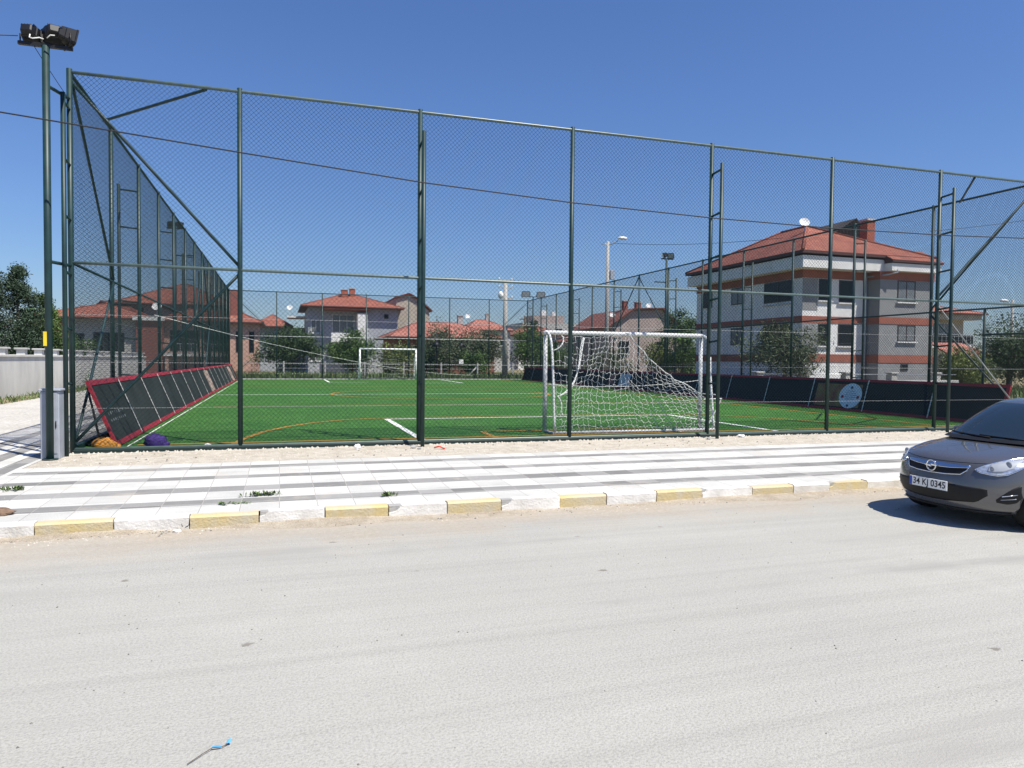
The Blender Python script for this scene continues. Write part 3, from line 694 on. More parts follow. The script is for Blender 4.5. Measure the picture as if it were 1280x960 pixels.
# loose hanging loops at the left end, and the heavy edge cord
b.tube(bezier([(GX0+.05,13.98,1.72),(GX0+.22,13.9,1.75),(GX0+.33,14.0,1.95),(GX0+.36,14.25,2.03)],12),.012,5)
b.tube(bezier([(GX0+.85,14.22,2.0),(GX0+.62,13.9,1.7),(GX0+.62,13.8,.95),(GX0+.05,13.7,.78)],16),.014,5)
b.tube(bezier([(GX0+.82,14.2,2.0),(GX0+.55,13.9,1.75),(GX0+.66,13.8,.9),(GX0+.10,13.7,.80)],16),.010,5)
b.tube(bezier([(GX0+.05,13.7,.8),(GX0+.2,13.65,.6),(GX0+.05,13.6,.5),(GX0+.14,13.6,.4)],12),.010,5)
b.tube([GRID[i,0]+Vector((0,-.005,0)) for i in range(int(NU*.51),NU+1)]+[Vector((GX1+.02,13.72,.80))],.011,5)
b.tube([(GX1-.25,13.75,.70),(GX1+.12,13.62,.72)],.012,5); b.tube(bezier([(GX1+.1,13.62,.7),(GX1-.1,13.6,.35),(GX1-.32,13.55,.08)],8),.012,5)
b.build('net',M['rope'],g)
b=MB(); b.tube(bezier([(GX0,14.3,1.02),(7.0,14.28,.86),(GX1,14.3,1.10)],16),.007,5); b.build('tie_cord',M['rope'],g)

g.location.z=-.05
g2 = thing('football_goal','distant white goal frame at the far end in front of the hedge','goal',(7.15,50.2,0),'football goals')
for x in (5.22,9.07):
    b=MB(); b.tube([(x,50.2,0),(x,50.2,2.1)],.058,10); b.build('post',M['goal'],g2)
    b=MB(); b.tube(bezier([(x,50.2,2.1),(x,50.6,2.0),(x,50.9,1.0),(x,50.95,.02)],10),.03,6); b.build('back_stanchion',M['goal'],g2)
b=MB(); b.tube([(5.17,50.2,2.12),(9.12,50.2,2.12)],.058,10); b.build('crossbar',M['goal'],g2)
b=MB(); rn=random.Random(4)
for i in range(15):
    u=i/14; x=5.25+3.8*u; b.tube([(x,50.25,2.08),(x+rn.uniform(-.1,.1),50.75,1.3),(x+rn.uniform(-.1,.1),50.9,.05)],.006,3,False)
for j in range(8):
    v=(j+.5)/8; b.tube([(5.25+3.8*k/8,50.25+.65*v,2.06-2*v+rn.uniform(-.08,.08)) for k in range(9)],.006,3,False)
b.build('net',mat("grey_cord",(0.42,0.42,0.40),.8,.1,20),g2)

g2.location.z=.04
# ------------------------------------------------------------------ cables and cords
def cable(name,label,pts,r,m,cat='cable'):
    b=MB(); b.sm=True; b.tube(pts,r,6); return tag(b.build(name,m),label,cat)
def sag(a,c,s,n=20): return [Vector(a).lerp(Vector(c),k/n)-Vector((0,0,s*4*(k/n)*(1-k/n))) for k in range(n+1)]
cp=[(-30,7.5),(-14,5.75),(-3.67,4.81),(-2.19,4.69),(-.56,4.555),(2.21,4.34),(4.85,4.21),(7.65,4.14),(10.4,4.125),(13.27,4.165),(15.54,4.24),(24,4.75),(36,5.8)]
cable('overhead_cable','black overhead cable sagging across the whole street in front of the cage',[(x,11.8,z) for x,z in cp],.011,M['cable'])
cable('lamp_cable','thin black cable coming in from the left to the corner lamps',sag((-12,12.3,6.5),(-3.6,12.33,6.08),.35),.007,M['cable'])
cable('stay_wire','thin wire slanting from the corner lamps down to the fence corner',sag((-3.42,12.3,6.0),(-3.15,13.0,5.5),.01,6),.005,M['cable'])
cable('slack_cord','long white cord slung low across the pitch from the left fence',sag((-3.1,20.9,2.55),(11.0,42.0,.55),.35),.006,M['rope'],'cord')
cable('house_cable','thin wire running from the street lamp to the apartment house corner',sag((21.0,44,9.3),(24.3,31,7.8),.2),.012,M['cable'])
cable('branch_cable','thin branch wire rising to the right above the apartment chimney',sag((13.0,11.9,4.25),(26,16,6.9),.15),.006,M['cable'])

# ------------------------------------------------------------------ building helpers
def window(root, axis, u0, u1, z0, z1, plane, sgn, glass=None, frame=None, mull=1, sill=True, depth=.10):
    """window let into a wall face: reveal recess drawn by a proud frame, glass behind it, mullions, sill.
    axis 'x': runs along x on a wall at y=plane facing sgn*y;  axis 'y': runs along y on a wall at x=plane facing sgn*x"""
    glass=glass or M['glass']; frame=frame or M['frame']
    def B(mb,a0,a1,c0,c1,d0,d1):
        d0,d1=sorted((plane+sgn*d0,plane+sgn*d1))
        if axis=='x': mb.box(a0,a1,d0,d1,c0,c1)
        else: mb.box(d0,d1,a0,a1,c0,c1)
    t=.05; f=MB()
    B(f,u0,u0+t,z0,z1,.003,.028); B(f,u1-t,u1,z0,z1,.003,.028); B(f,u0+t,u1-t,z0,z0+t,.003,.028); B(f,u0+t,u1-t,z1-t,z1,.003,.028)
    for k in range(mull):
        c=u0+(u1-u0)*(k+1)/(mull+1); B(f,c-.025,c+.025,z0+t,z1-t,.005,.026)
    fo=f.build('window',frame,root)
    p=MB(); B(p,u0+t+.001,u1-t-.001,z0+t+.001,z1-t-.001,.0025,.010); p.build('pane',glass,fo)
    if sill:
        s=MB(); B(s,u0-.08,u1+.08,z0-.07,z0-.005,.002,.11); s.build('sill',M['frame'],fo)
    return fo
def hip_roof(root, x0,x1,y0,y1,ze,zr,m,ridge='x',inset=None,edge=True,gable=False,thick=.12):
    b=MB()
    if ridge=='x':
        i=(y1-y0)/2 if inset is None else inset; ym=(y0+y1)/2
        A,Bv,C,D=(x0,y0,ze),(x1,y0,ze),(x1,y1,ze),(x0,y1,ze); E,F=(x0+i,ym,zr),(x1-i,ym,zr)
    else:
        i=(x1-x0)/2 if inset is None else inset; xm=(x0+x1)/2
        A,Bv,C,D=(x1,y0,ze),(x1,y1,ze),(x0,y1,ze),(x0,y0,ze); E,F=(xm,y0+i,zr),(xm,y1-i,zr)
    lo=[(p[0],p[1],ze-thick) for p in (A,Bv,C,D)]
    b.add([A,Bv,C,D,E,F],[(0,1,5,4),(1,2,5),(2,3,4,5),(3,0,4)])
    b.mi=1; b.add([A,Bv,C,D]+lo,[(4,5,1,0),(5,6,2,1),(6,7,3,2),(7,4,0,3),(7,6,5,4)])
    rf=b.build('roof',[m,M['roof_edge']],root)
    rd=MB(); rd.tube([E,F],.07,6)
    for p,q in ((A,E),(D,E),(Bv,F),(C,F)): rd.tube([p,q],.06,6)
    rd.build('ridge_tiles',m,rf)
    return rf
def chimney(root,x,y,z0,z1,w=.5,m=None,d=None):
    d=d or w; b=MB(); b.box(x-w/2,x+w/2,y-d/2,y+d/2,z0,z1); c=b.build('chimney',m or M['brick'],root)
    b=MB(); b.box(x-w/2-.06,x+w/2+.06,y-d/2-.06,y+d/2+.06,z1+.002,z1+.10); b.build('cap',M['concrete'],c); return c
def dish(root,x,y,z,r=.4,az=200,mast=0):
    b=MB(); b.sm=True; D=Vector((math.sin(R(az)),math.cos(R(az)),.55)).normalized(); u=D.orthogonal().normalized(); v=D.cross(u); c=Vector((x,y,z)); n=16
    vs=[c-D*.14*r]
    for k,(rr,dd) in enumerate(((.5,-.10),(1,.12))):
        for j in range(n): vs.append(c+(u*math.cos(2*math.pi*j/n)+v*math.sin(2*math.pi*j/n))*r*rr+D*r*dd)
    fs=[(0,1+j,1+(j+1)%n) for j in range(n)]+[(1+j,1+n+j,1+n+(j+1)%n,1+(j+1)%n) for j in range(n)]
    b.add(vs,fs); b.sm=False; b.tube([c-D*.1*r,c+D*r*.8-Vector((0,0,r*.5))],.012,4)
    o=b.build('satellite_dish',M['dish'],root)
    if mast: b=MB(); b.tube([(x,y,z-mast),(x,y,z)],.025,6); b.build('mast',M['steel'],o)
    return o
def railing(root,x0,x1,y,z0,z1,m=None,n=8):
    b=MB(); b.box(x0,x1,y-.02,y+.02,z1-.05,z1); b.box(x0,x1,y-.015,y+.015,z0+.08,z0+.12)
    for k in range(n+1):
        x=x0+(x1-x0)*k/n; b.box(x-.015,x+.015,y-.012,y+.012,z0,z1-.05)
    return b.build('railing',m or M['steel'],root)

# ------------------------------------------------------------------ apartment house on the right
t=thing('apartment_house','white and grey house with terracotta bands, brick chimney and hipped red roof','house',(28.4,34.5,-.12))
AX0,AX1,AY0,AY1=24.75,32.2,30.0,39.6; BX0,BY0=28.72,29.15     # the right bay steps forward
zb=[( -.12,1.52,'w'),(1.52,1.93,'b'),(1.93,3.48,'w'),(3.48,3.83,'b'),(3.83,5.72,'w'),(5.72,6.12,'b')]
CBX,CBY=26.0,31.6                                                # recessed balcony at the left front corner: x<CBX, y<CBY+... 
def lstorey(mb,z0,z1):
    mb.box(AX0,BX0,AY0,AY1,z0,z1)
wm=MB(); gm=MB(); bm_=MB(); bb=MB()
for z0,z1,k in zb:
    if k=='w': wm.box(AX0,BX0,AY0,AY1,z0,z1); gm.box(BX0,AX1,BY0,AY1,z0,z1)
    else: bm_.box(AX0-.025,BX0-.002,AY0-.025,AY1+.02,z0+.001,z1-.001); bb.box(BX0-.025,AX1+.025,BY0-.025,AY1+.02,z0+.001,z1-.001)
wm.build('wall',M['white_wall'],t); o=gm.build('wall',M['grey_wall'],t); o['label']='grey wall of the forward right bay'
bm_.build('band',M['band'],t); bb.build('band',M['band'],t)
# soffit and white fascia under the eaves
b=MB(); b.box(AX0-.66,BX0+.30,AY0-.78,AY1+.04,6.125,6.70); b.build('fascia',M['white_wall'],t)
b=MB(); b.box(BX0+.302,AX1+.02,BY0-.42,AY1+.03,6.125,6.50); b.build('fascia',M['white_wall'],t)
b=MB(); ex0,ex1,ey0,ey1=AX0-.80,AX1+.04,AY0-.92,AY1+.08; zE,zR=6.93,9.0; xm=(ex0+ex1)/2; i=3.6
A,B_,C,D=(ex0,ey0,zE),(ex1,ey0,zE),(ex1,ey1,zE),(ex0,ey1,zE); E1,F1=(xm-.4,ey0+4.3,zR),(xm-.4,ey1-4.2,zR)
b.add([A,B_,C,D,E1,F1],[(0,1,4),(1,2,5,4),(2,3,5),(3,0,4,5)])
b.mi=1; lo=[(p[0],p[1],zE-.14) for p in (A,B_,C,D)]; b.add([A,B_,C,D]+lo,[(4,5,1,0),(5,6,2,1),(6,7,3,2),(7,4,0,3),(7,6,5,4)])
rf_=b.build('roof',[M['roof'],M['roof_edge']],t)
b=MB(); b.tube([E1,F1],.09,6)
for p,q in ((A,E1),(B_,E1),(C,F1),(D,F1)): b.tube([p,q],.08,6)
b.build('ridge_tiles',M['roof'],rf_)
# lower lean-to slope over the forward bay
b=MB(); sl=(zR-zE)/4.3; yf=BY0-.52
b.add([(BX0+.25,ey0+.9,zE+.9*sl+.02),(ex1+.03,ey0+.9,zE+.9*sl+.02),(ex1+.03,yf,zE-.27),(BX0+.25,yf,zE-.27)],[(3,2,1,0)])
zf=zE-.27
b.mi=1; b.box(BX0+.25,ex1+.03,yf,ey0+.05,zf-.12,zf-.012); b.prism([(BX0+.25,yf,zf-.012),(BX0+.25,ey0+.9,zf-.012),(BX0+.25,ey0+.9,zE+.9*sl)],(.03,0,0))
b.build('roof',[M['roof'],M['roof_edge']],t)
chimney(t,30.85,32.3,7.6,9.3,.52); chimney(t,29.6,35.4,8.4,9.25,.5)
# attic dormer behind the chimney
b=MB(); b.add([(28.6,33.6,8.1),(33.6,33.6,7.4),(33.6,36.4,7.4),(28.6,36.4,8.1),(31.3,33.6,9.75),(31.3,36.4,9.75)],[(0,1,4),(1,2,5,4),(2,3,5),(3,0,4,5)]); b.build('dormer_roof',M['roof_dk'],rf_)
# left face (y axis, facing -x)
for z0,z1 in ((4.75,6.0-.32),(2.45,3.42)): window(t,'y',34.75,35.95,z0,z1 if z1<3.5 else 5.70,AX0,-1,M['curtain'],M['frame_dk'],1,False)
window(t,'y',37.9,38.9,4.75,5.70,AX0,-1,M['glass'],M['frame_dk'],1,False)
# corner balcony openings on both storeys, with parapets and rails
for z0,z1 in ((4.62,5.70),(2.35,3.46)):
    window(t,'y',30.75,33.0,z0,z1,AX0,-1,M['glass'],M['frame_dk'],1,False)
    b=MB(); b.tube([(AX0-.06,30.75,z0-.14),(AX0-.06,33.0,z0-.14)],.025,6); b.build('railing',M['steel'],t)
    window(t,'x',25.70,26.45,z0,z1,AY0,-1,M['glass'],M['frame_dk'],0,True)
    b=MB(); b.box(AX0-.012,AX0+.9,AY0-.016,AY0-.003,z0-.5,z1-.001); b.build('corner_panel',M['grey_wall'],t)
# front windows
window(t,'x',26.95,27.85,4.55,5.68,AY0,-1,M['glass'],M['frame_dk'],0,True); window(t,'x',26.95,27.85,2.35,3.46,AY0,-1,M['glass'],M['frame_dk'],0,True)
window(t,'x',29.83,30.98,4.62,5.70,BY0,-1,M['curtain'],M['frame_dk'],1,True); window(t,'x',29.90,31.04,2.62,3.78-.32,BY0,-1,M['curtain'],M['frame_dk'],1,True)
window(t,'x',30.15,30.62,1.13,1.47,BY0,-1,M['glass'],M['frame_dk'],0,False)
b=MB(); b.tube([(BX0-.12,AY0-.06,6.1),(BX0-.12,AY0-.06,-.1)],.05,8); b.tube([(29.4,BY0-.42,6.2),(29.4,BY0-.44,6.05),(28.9,BY0-.2,5.92),(BX0-.1,AY0-.06,5.9)],.045,6); b.build('downpipe',M['bluegrey'],t)
dish(t,26.75,32.4,9.0,.27,205,1.25)

# garden wall with capped pillars in front of the house
t=thing('garden_wall','low grey garden wall with capped pillars in front of the apartment house','wall',(27,26.6,-.12))
b=MB(); b.bbox(19.6,31,26.5,26.68,-.15,.72,.015); b.build('wall',M['concrete'],t)
for x in (19.7,22.0,24.4,27.0,29.6):
    b=MB(); b.bbox(x-.17,x+.17,26.42,26.76,-.15,1.02,.015); p=b.build('pillar',M['wallgrey'],t)
    b=MB(); b.bbox(x-.22,x+.22,26.37,26.81,1.022,1.09,.02); b.build('cap',M['concrete'],p)
b=MB(); b.tube([(19.7,26.59,.98),(30.9,26.59,.98)],.018,6); b.build('rail',M['steel'],t)

# ------------------------------------------------------------------ house behind the left fence
t=thing('villa','two tier villa with red roofs and brown red bay, behind the left fence','house',(-9,66,-.12))
boxpart('wall',M['wallgrey'],t,-15.2,-10.4,62.0,72,-.2,4.30)
o=boxpart('wall',M['grey_wall'],t,-12.2,-3.9,66.0,76,-.2,5.75); 
o=boxpart('bay_wall',M['brownred'],t,-10.398,-8.6,61.4,66,-.2,4.5)
o=boxpart('wall',M['salmon'],t,-8.598,-1.6,62.6,65.99,-.2,4.25); o['label']='salmon coloured ground floor wing'
o=boxpart('tower',M['brownred'],t,-3.85,-3.0,63.2,64.0,4.2,7.0)
boxpart('wing_wall',M['brownred'],t,-17.0,-15.21,62.4,72,-.2,4.0)
hip_roof(t,-17.6,-9.0,61.2,73,4.42,6.0,M['roof'],'x',5.0)
hip_roof(t,-12.8,-3.3,65.2,77,5.85,8.0,M['roof'],'x',4.5)
hip_roof(t,-9.2,-1.2,62.0,66.6,4.35,5.4,M['roof'],'x',2.3)
window(t,'x',-13.4,-11.3,1.7,3.3,62.0,-1,M['glass'],M['frame_dk'],2); window(t,'x',-14.9,-14.0,1.9,3.2,62.0,-1,M['glass'],M['frame_dk'],0)
window(t,'x',-8.2,-6.1,1.95,3.6,62.6,-1,M['glass'],M['frame_dk'],2,False); window(t,'x',-5.7,-3.9,1.95,3.6,62.6,-1,M['glass'],M['frame_dk'],2,False)
window(t,'x',-3.35,-2.95,1.9,3.6,62.6,-1,M['glass'],M['frame_dk'],0,False); window(t,'x',-2.35,-1.95,1.9,3.6,62.6,-1,M['glass'],M['frame_dk'],0,False)
boxpart('balcony_slab',M['frame'],t,-8.5,-3.8,61.5,62.59,1.55,1.72); railing(t,-8.5,-3.8,61.55,1.72,2.55,M['steel'],12)
for x in (-8.3,-7.0,-5.6,-4.3,-3.9): boxpart('column',M['salmon'],t,x-.12,x+.12,61.6,61.9,-.2,1.549)
boxpart('eave_trim',M['frame'],t,-10.6,-8.4,61.15,61.38,4.25,4.52)
window(t,'x',-11.7,-10.6,4.6-.0,5.5,66.0,-1,M['glass'],M['frame_dk'],1)
dish(t,-8.9,61.2,5.35,.36,190,.8)
chimney(t,-6.0,70,7.5,8.6,.6,M['concrete'])

# ------------------------------------------------------------------ houses beyond the far end
t=thing('family_house','grey two storey house with broad red roof, balcony and white fin wall','house',(8,84,-.12))
boxpart('wall',M['bluegrey'],t,2.9,12.4,80,90,-.2,7.0); hip_roof(t,2.1,13.0,79,91,7.05,8.75,M['roof'],'x',4.5)
boxpart('fin_wall',M['white_wall'],t,7.9,8.9,78.2,79.99,-.2,6.3); boxpart('balcony_slab',M['white_wall'],t,5.2,7.895,78.6,79.99,3.2,3.5)
boxpart('parapet',M['white_wall'],t,5.2,7.895,78.45,78.58,3.2,4.2); boxpart('canopy_roof',M['roof'],t,4.4,9.1,78.0,79.99,6.6,6.78)
window(t,'x',5.4,7.7,4.3,6.2,80,-1,M['curtain'],M['frame'],2,False); window(t,'x',5.6,7.6,1.0,2.9,80,-1,M['glass'],M['frame'],2,False)
window(t,'x',3.2,4.2,4.2,5.6,80,-1,M['curtain'],M['frame'],1); window(t,'x',3.2,4.2,1.2,2.6,80,-1,M['curtain'],M['frame'],1); window(t,'x',10.9,11.4,5.9,6.4,80,-1,M['glass'],M['frame_dk'],0,False)
chimney(t,7.0,84,8.2,9.2,.7); chimney(t,7.9,84.5,8.2,9.4,.6)
t=thing('gabled_house','tall pale plastered gable house joined to the grey house with red roof','house',(13.8,86,-.12))
b=MB(); b.prism([(12.45,81.5,-.2),(16.2,81.5,-.2),(16.2,81.5,7.0),(14.9,81.5,8.2),(13.9,81.5,8.75),(12.45,81.5,8.3)],(0,9,0)); b.build('wall',M['beige'],t)
b=MB(); b.prism([(12.42,81.2,8.32),(13.9,81.2,8.78),(15.0,81.2,8.2),(16.5,81.2,6.9),(16.5,81.2,7.05),(15.05,81.2,8.36),(13.9,81.2,8.95),(12.42,81.2,8.5)],(0,9.6,0)); b.build('roof',M['roof2'],t)
window(t,'x',13.6,14.5,4.2,5.4,81.5,-1,M['curtain'],M['frame'],1)
t=thing('bungalow','low house with long pinkish red tiled roof behind the olive trees','house',(15,70,-.12))
boxpart('wall',M['brownred'],t,10.3,20.0,68,76,-.2,3.5); hip_roof(t,9.5,20.8,67,77,3.6,5.2,M['roof2'],'x',3.6)
window(t,'x',11.2,12.6,1.4,2.8,68,-1,M['glass'],M['frame'],1); window(t,'x',15.2,16.8,1.4,2.8,68,-1,M['glass'],M['frame'],1); chimney(t,17.5,72,4.9,5.9,.5,M['concrete'])
dish(t,18.2,71.5,5.9,.26,200,.9)
t=thing('terrace_house','small house with flat white canopy roof and brown pillar','house',(2,92,-.12))
boxpart('wall',M['bluegrey'],t,-2.5,4.0,92,100,-.2,5.2); boxpart('canopy',M['white_wall'],t,.9,4.3,90.0,94,6.3,6.5); boxpart('pillar',M['brownred'],t,2.9,4.0,90.6,91.99,-.2,6.29)
hip_roof(t,-3.2,1.6,91,101,5.3,6.9,M['roof'],'x',2.3); window(t,'x',.4,2.4,2.6,4.3,92,-1,M['glass'],M['frame'],1); dish(t,1.2,92,7.6,.36,200,1.2)
t=thing('gable_fronted_house','pale pink clipped gable house with small chimneys beyond the right fence','house',(33,66,-.12))
b=MB(); b.prism([(29.6,62,-.2),(36.8,62,-.2),(36.8,62,4.7),(34.9,62,6.45),(31.9,62,6.3),(29.6,62,4.7)],(0,9,0)); b.build('wall',M['pinkish'],t)
b=MB(); b.prism([(29.2,61.6,4.55),(31.85,61.6,6.36),(34.95,61.6,6.5),(37.2,61.6,4.5),(37.2,61.6,4.62),(35.0,61.6,6.64),(31.8,61.6,6.5),(29.2,61.6,4.7)],(0,9.8,0)); b.build('roof',M['roof2'],t)
window(t,'x',30.4,31.5,2.2,3.4,62,-1,M['glass'],M['frame_dk'],1); window(t,'x',34.4,35.5,2.2,3.4,62,-1,M['glass'],M['frame_dk'],1)
chimney(t,32.0,64,6.2,7.3,.45,M['brownred']); chimney(t,33.9,65,6.4,7.3,.5,M['brownred']); dish(t,34.6,64,7.0,.26,200,.4); dish(t,30.2,63,5.9,.26,200,.6)
t=thing('balcony_house','beige house with steel railed balcony, seen right of the apartment house','house',(56,52,-.12))
boxpart('wall',M['beige'],t,52.8,58.8,50,60,-.2,5.9); hip_roof(t,51.8,59.8,48.4,61,6.0,7.5,M['roof2'],'x',3.4)
boxpart('fascia',M['beige'],t,52.0,59.4,48.7,49.99,5.45,5.87)
boxpart('balcony_slab',M['white_wall'],t,52.2,58.8,48.8,49.99,2.95,3.2); railing(t,52.2,58.8,48.85,3.2,4.15,M['steel'],14)
boxpart('balcony_glass',M['glass'],t,52.3,58.7,48.90,48.92,3.25,4.05)
boxpart('balcony_slab',M['white_wall'],t,52.2,58.8,48.8,49.99,.5,.7); railing(t,52.2,58.8,48.85,.7,1.5,M['steel'],14)
window(t,'x',55.2,57.2,3.3,5.2,50,-1,M['curtain'],M['frame'],2,False); window(t,'x',53.2,54.6,3.3,5.2,50,-1,M['glass'],M['frame'],1,False); window(t,'x',56.0,57.0,.8,2.5,50,-1,M['curtain'],M['frame'],1,False); window(t,'x',53.2,54.8,.8,2.5,50,-1,M['glass'],M['frame'],1,False)
t=thing('garden_shed','low shed with sloping pinkish tiled roof beside the dark tree','shed',(45.5,38,-.12))
boxpart('wall',M['beige'],t,43.6,46.6,38,41,-.2,2.0)
b=MB(); b.prism([(43.0,37.4,1.85),(46.9,37.4,2.55),(46.9,37.4,2.68),(43.0,37.4,1.98)],(0,4,0)); 
b2=MB(); b2.add([(42.8,37.2,1.95),(46.8,37.2,1.95),(47.8,40.8,2.95),(44.8,40.8,2.95),(42.8,37.2,2.07),(46.8,37.2,2.07),(47.8,40.8,3.07),(44.8,40.8,3.07)],[(3,2,1,0),(4,5,6,7),(0,1,5,4),(1,2,6,5),(2,3,7,6),(3,0,4,7)]); b2.build('roof',M['roof2'],t)
# small houses filling the distance
far=[('cottage','distant cottage with red roof, left of the left boundary trees',-21.5,-16.8,78,6,4.3,5.6,'roof','beige'),
     ('cottage','distant low house in pale plaster behind the concrete utility pole',27.0,34.0,110,8,5.0,6.6,'roof2','pinkish'),
     ('cottage','distant white house at the end of the right fence',38.0,46.0,115,9,5.8,7.6,'roof2','white_wall'),
     ('cottage','distant beige house beyond the near goal crossbar',45.0,53.0,105,9,5.0,6.8,'roof','beige'),
     ('cottage','distant house with faded roof between the pole and the street lamp',36.0,41.5,84,8,4.0,5.6,'roof2','wallgrey'),
     ('cottage','distant grey house behind the red roofed bungalow',24.5,30.5,96,8,5.6,7.2,'roof2','wallgrey')]
for nm,lab,x0,x1,y,dp_,ze,zr,rm,wmn in far:
    t=thing(nm,lab,'house',((x0+x1)/2,y,-.12),'small houses in the distance')
    boxpart('wall',M[wmn],t,x0,x1,y,y+dp_,-.2,ze); hip_roof(t,x0-.5,x1+.5,y-.5,y+dp_+.5,ze+.05,zr,M[rm],'x',min(dp_,x1-x0)/2.2)
    nwin=3
    for k in range(nwin):
        c=x0+(x1-x0)*(k+.5)/nwin; window(t,'x',c-.55,c+.55,ze*.62,ze*.85,y,-1,M['glass'],M['frame'],1)
    chimney(t,(x0+x1)/2+.8,y+dp_/2,zr-.3,zr+.8,.5,M['concrete'])
t=thing('apartment_block','far grey apartment block with rooftop tanks above the goal','building',(52,140,-.12))
boxpart('wall',M['wallgrey'],t,47,60,140,150,-.2,9.2); boxpart('penthouse',M['pinkish'],t,50,57,142,148,9.202,10.9); boxpart('tank',M['dish'],t,52,53.2,142.5,143.5,10.902,12); boxpart('tank',M['dish'],t,54.5,55.5,142.5,143.5,10.902,11.8)
for k in range(4):
    for z in (1.2,4.0,6.8): window(t,'x',48+3.1*k,49.6+3.1*k,z,z+1.4,140,-1,M['glass'],M['frame'],1)

# ------------------------------------------------------------------ left boundary wall, far wire fence
t=thing('boundary_wall','grey rendered boundary wall with capped pillars on the far left','wall',(-9.6,40,PZ))
b=MB(); b.box(-9.70,-9.50,10,60,PZ-.1,1.42); b.build('wall',M['wallpale'],t)
b=MB(); b.bbox(-9.76,-9.44,10,60,1.421,1.50,.015); b.build('coping',M['wallpale'],t)
y=11.4
while y<60:
    b=MB(); b.bbox(-9.75,-9.45,y-.15,y+.15,1.501,1.70,.01); p=b.build('pillar',M['wallpale'],t)
    b=MB(); b.bbox(-9.82,-9.38,y-.22,y+.22,1.702,1.77,.02); b.build('cap',M['concrete'],p); y+=2.15
t=thing('wire_fence','low wire fence on concrete posts in the weeds behind the far goal','fence',(8,55,-.12))
for k in range(10):
    x=-2.6+2.9*k; b=MB(); b.bbox(x-.06,x+.06,54.94,55.06,-.2,1.25,.01); b.build('post',M['concrete'],t)
    if k in (6,7):
        b=MB(); b.tube([(x-.9,55.3,-.1),(x,55.02,1.0)],.05,6); b.build('prop',M['concrete'],t)
b=MB()
for z in (.35,.75,1.12): b.tube([(-2.6,55,z),(23.5,55,z)],.008,4)
b.build('wire',M['tension'],t)
o=MB(); o.bbox(13.3,13.65,54.93,54.938,1.15,1.5,.002); tag(o.build('notice_board',M['litter_w']),'small blank white notice plate on the wire fence','sign')

# ------------------------------------------------------------------ utility poles
t=thing('utility_pole','tapered concrete utility pole with insulators behind the far right corner','pole',(16.55,53.4,-.12))
b=MB(); b.tube([(16.55,53.4,-.2),(16.55,53.4,7.6)],.24,10,True,.13); b.build('pole',M['polecon'],t)
for z in (6.2,7.0,7.55):
    b=MB(); b.bbox(16.0,17.1,53.32,53.40,z,z+.09,.01); a=b.build('crossarm',M['polecon'],t)
    b=MB()
    for x in (16.05,17.05): b.tube([(x,53.36,z+.09),(x,53.36,z+.25)],.045,6)
    b.build('insulator',M['dish'],a)
b=MB(); b.sm=True; b.blob((16.1,53.15,6.45),(.22,.22,.30),3,10,7,.02); b.build('lamp',M['dish'],t)
t=thing('street_lamp','concrete street lamp post with white lamp head beyond the right fence','street lamp',(20.7,44,-.12))
b=MB(); b.tube([(20.7,44,-.2),(20.7,44,9.4)],.17,10,True,.09); b.build('pole',M['polecon'],t)
b=MB(); b.tube(bezier([(20.7,44,9.15),(21.1,43.9,9.3),(21.35,43.8,9.45)],8),.04,6); b.tube([(20.2,44,9.2),(21.0,44,9.2)],.03,6); b.build('arm',M['steel'],t)
b=MB(); b.sm=True; b.blob((21.65,43.75,9.62),(.36,.16,.12),2,12,8,.03); b.build('lamp_head',M['dish'],t)
b=MB(); b.bbox(20.85,21.15,43.85,44.15,6.9,7.5,.02); b.build('meter_box',M['box'],t)
t=thing('utility_pole','thin dark power pole far beyond the far right corner','pole',(34,100,-.12))
b=MB(); b.tube([(34,100,-.2),(34,100,8.0)],.16,8,True,.1); b.build('pole',M['bark'],t)
b=MB(); b.box(33.2,34.8,99.93,100.0,7.4,7.55); b.box(33.4,34.6,99.93,100.0,6.6,6.72); b.build('crossarm',M['bark'],t)
t=thing('street_lamp','grey street lamp post with white head at the right edge','street lamp',(44.0,34,-.12))
b=MB(); b.tube([(44,34,-.2),(44,34,5.6)],.11,8,True,.08); b.build('pole',M['polecon'],t); b=MB(); b.tube([(44,34,5.2),(43.2,33.8,5.45)],.03,6); b.build('arm',M['steel'],t)
b=MB(); b.sm=True; b.blob((42.95,33.75,5.48),(.32,.15,.1),2,10,7,.03); b.build('lamp_head',M['dish'],t)
for x,y,h_,lab in ((11.95,57.0,3.6,'dark garden lamp post behind the far goal, left of its partner'),(14.1,57.5,3.6,'dark garden lamp post hidden partly by the fence pole')):
    t=thing('garden_lamp',lab,'lamp',(x,y,-.12),'garden lamps behind the far goal')
    b=MB(); b.tube([(x,y,-.2),(x,y,h_)],.045,8); b.build('pole',M['black'],t)
    b=MB(); b.tube([(x,y,h_-1.1),(x,y,h_-.7)],.42,10,True,.06); b.build('lamp_shade',M['black'],t)

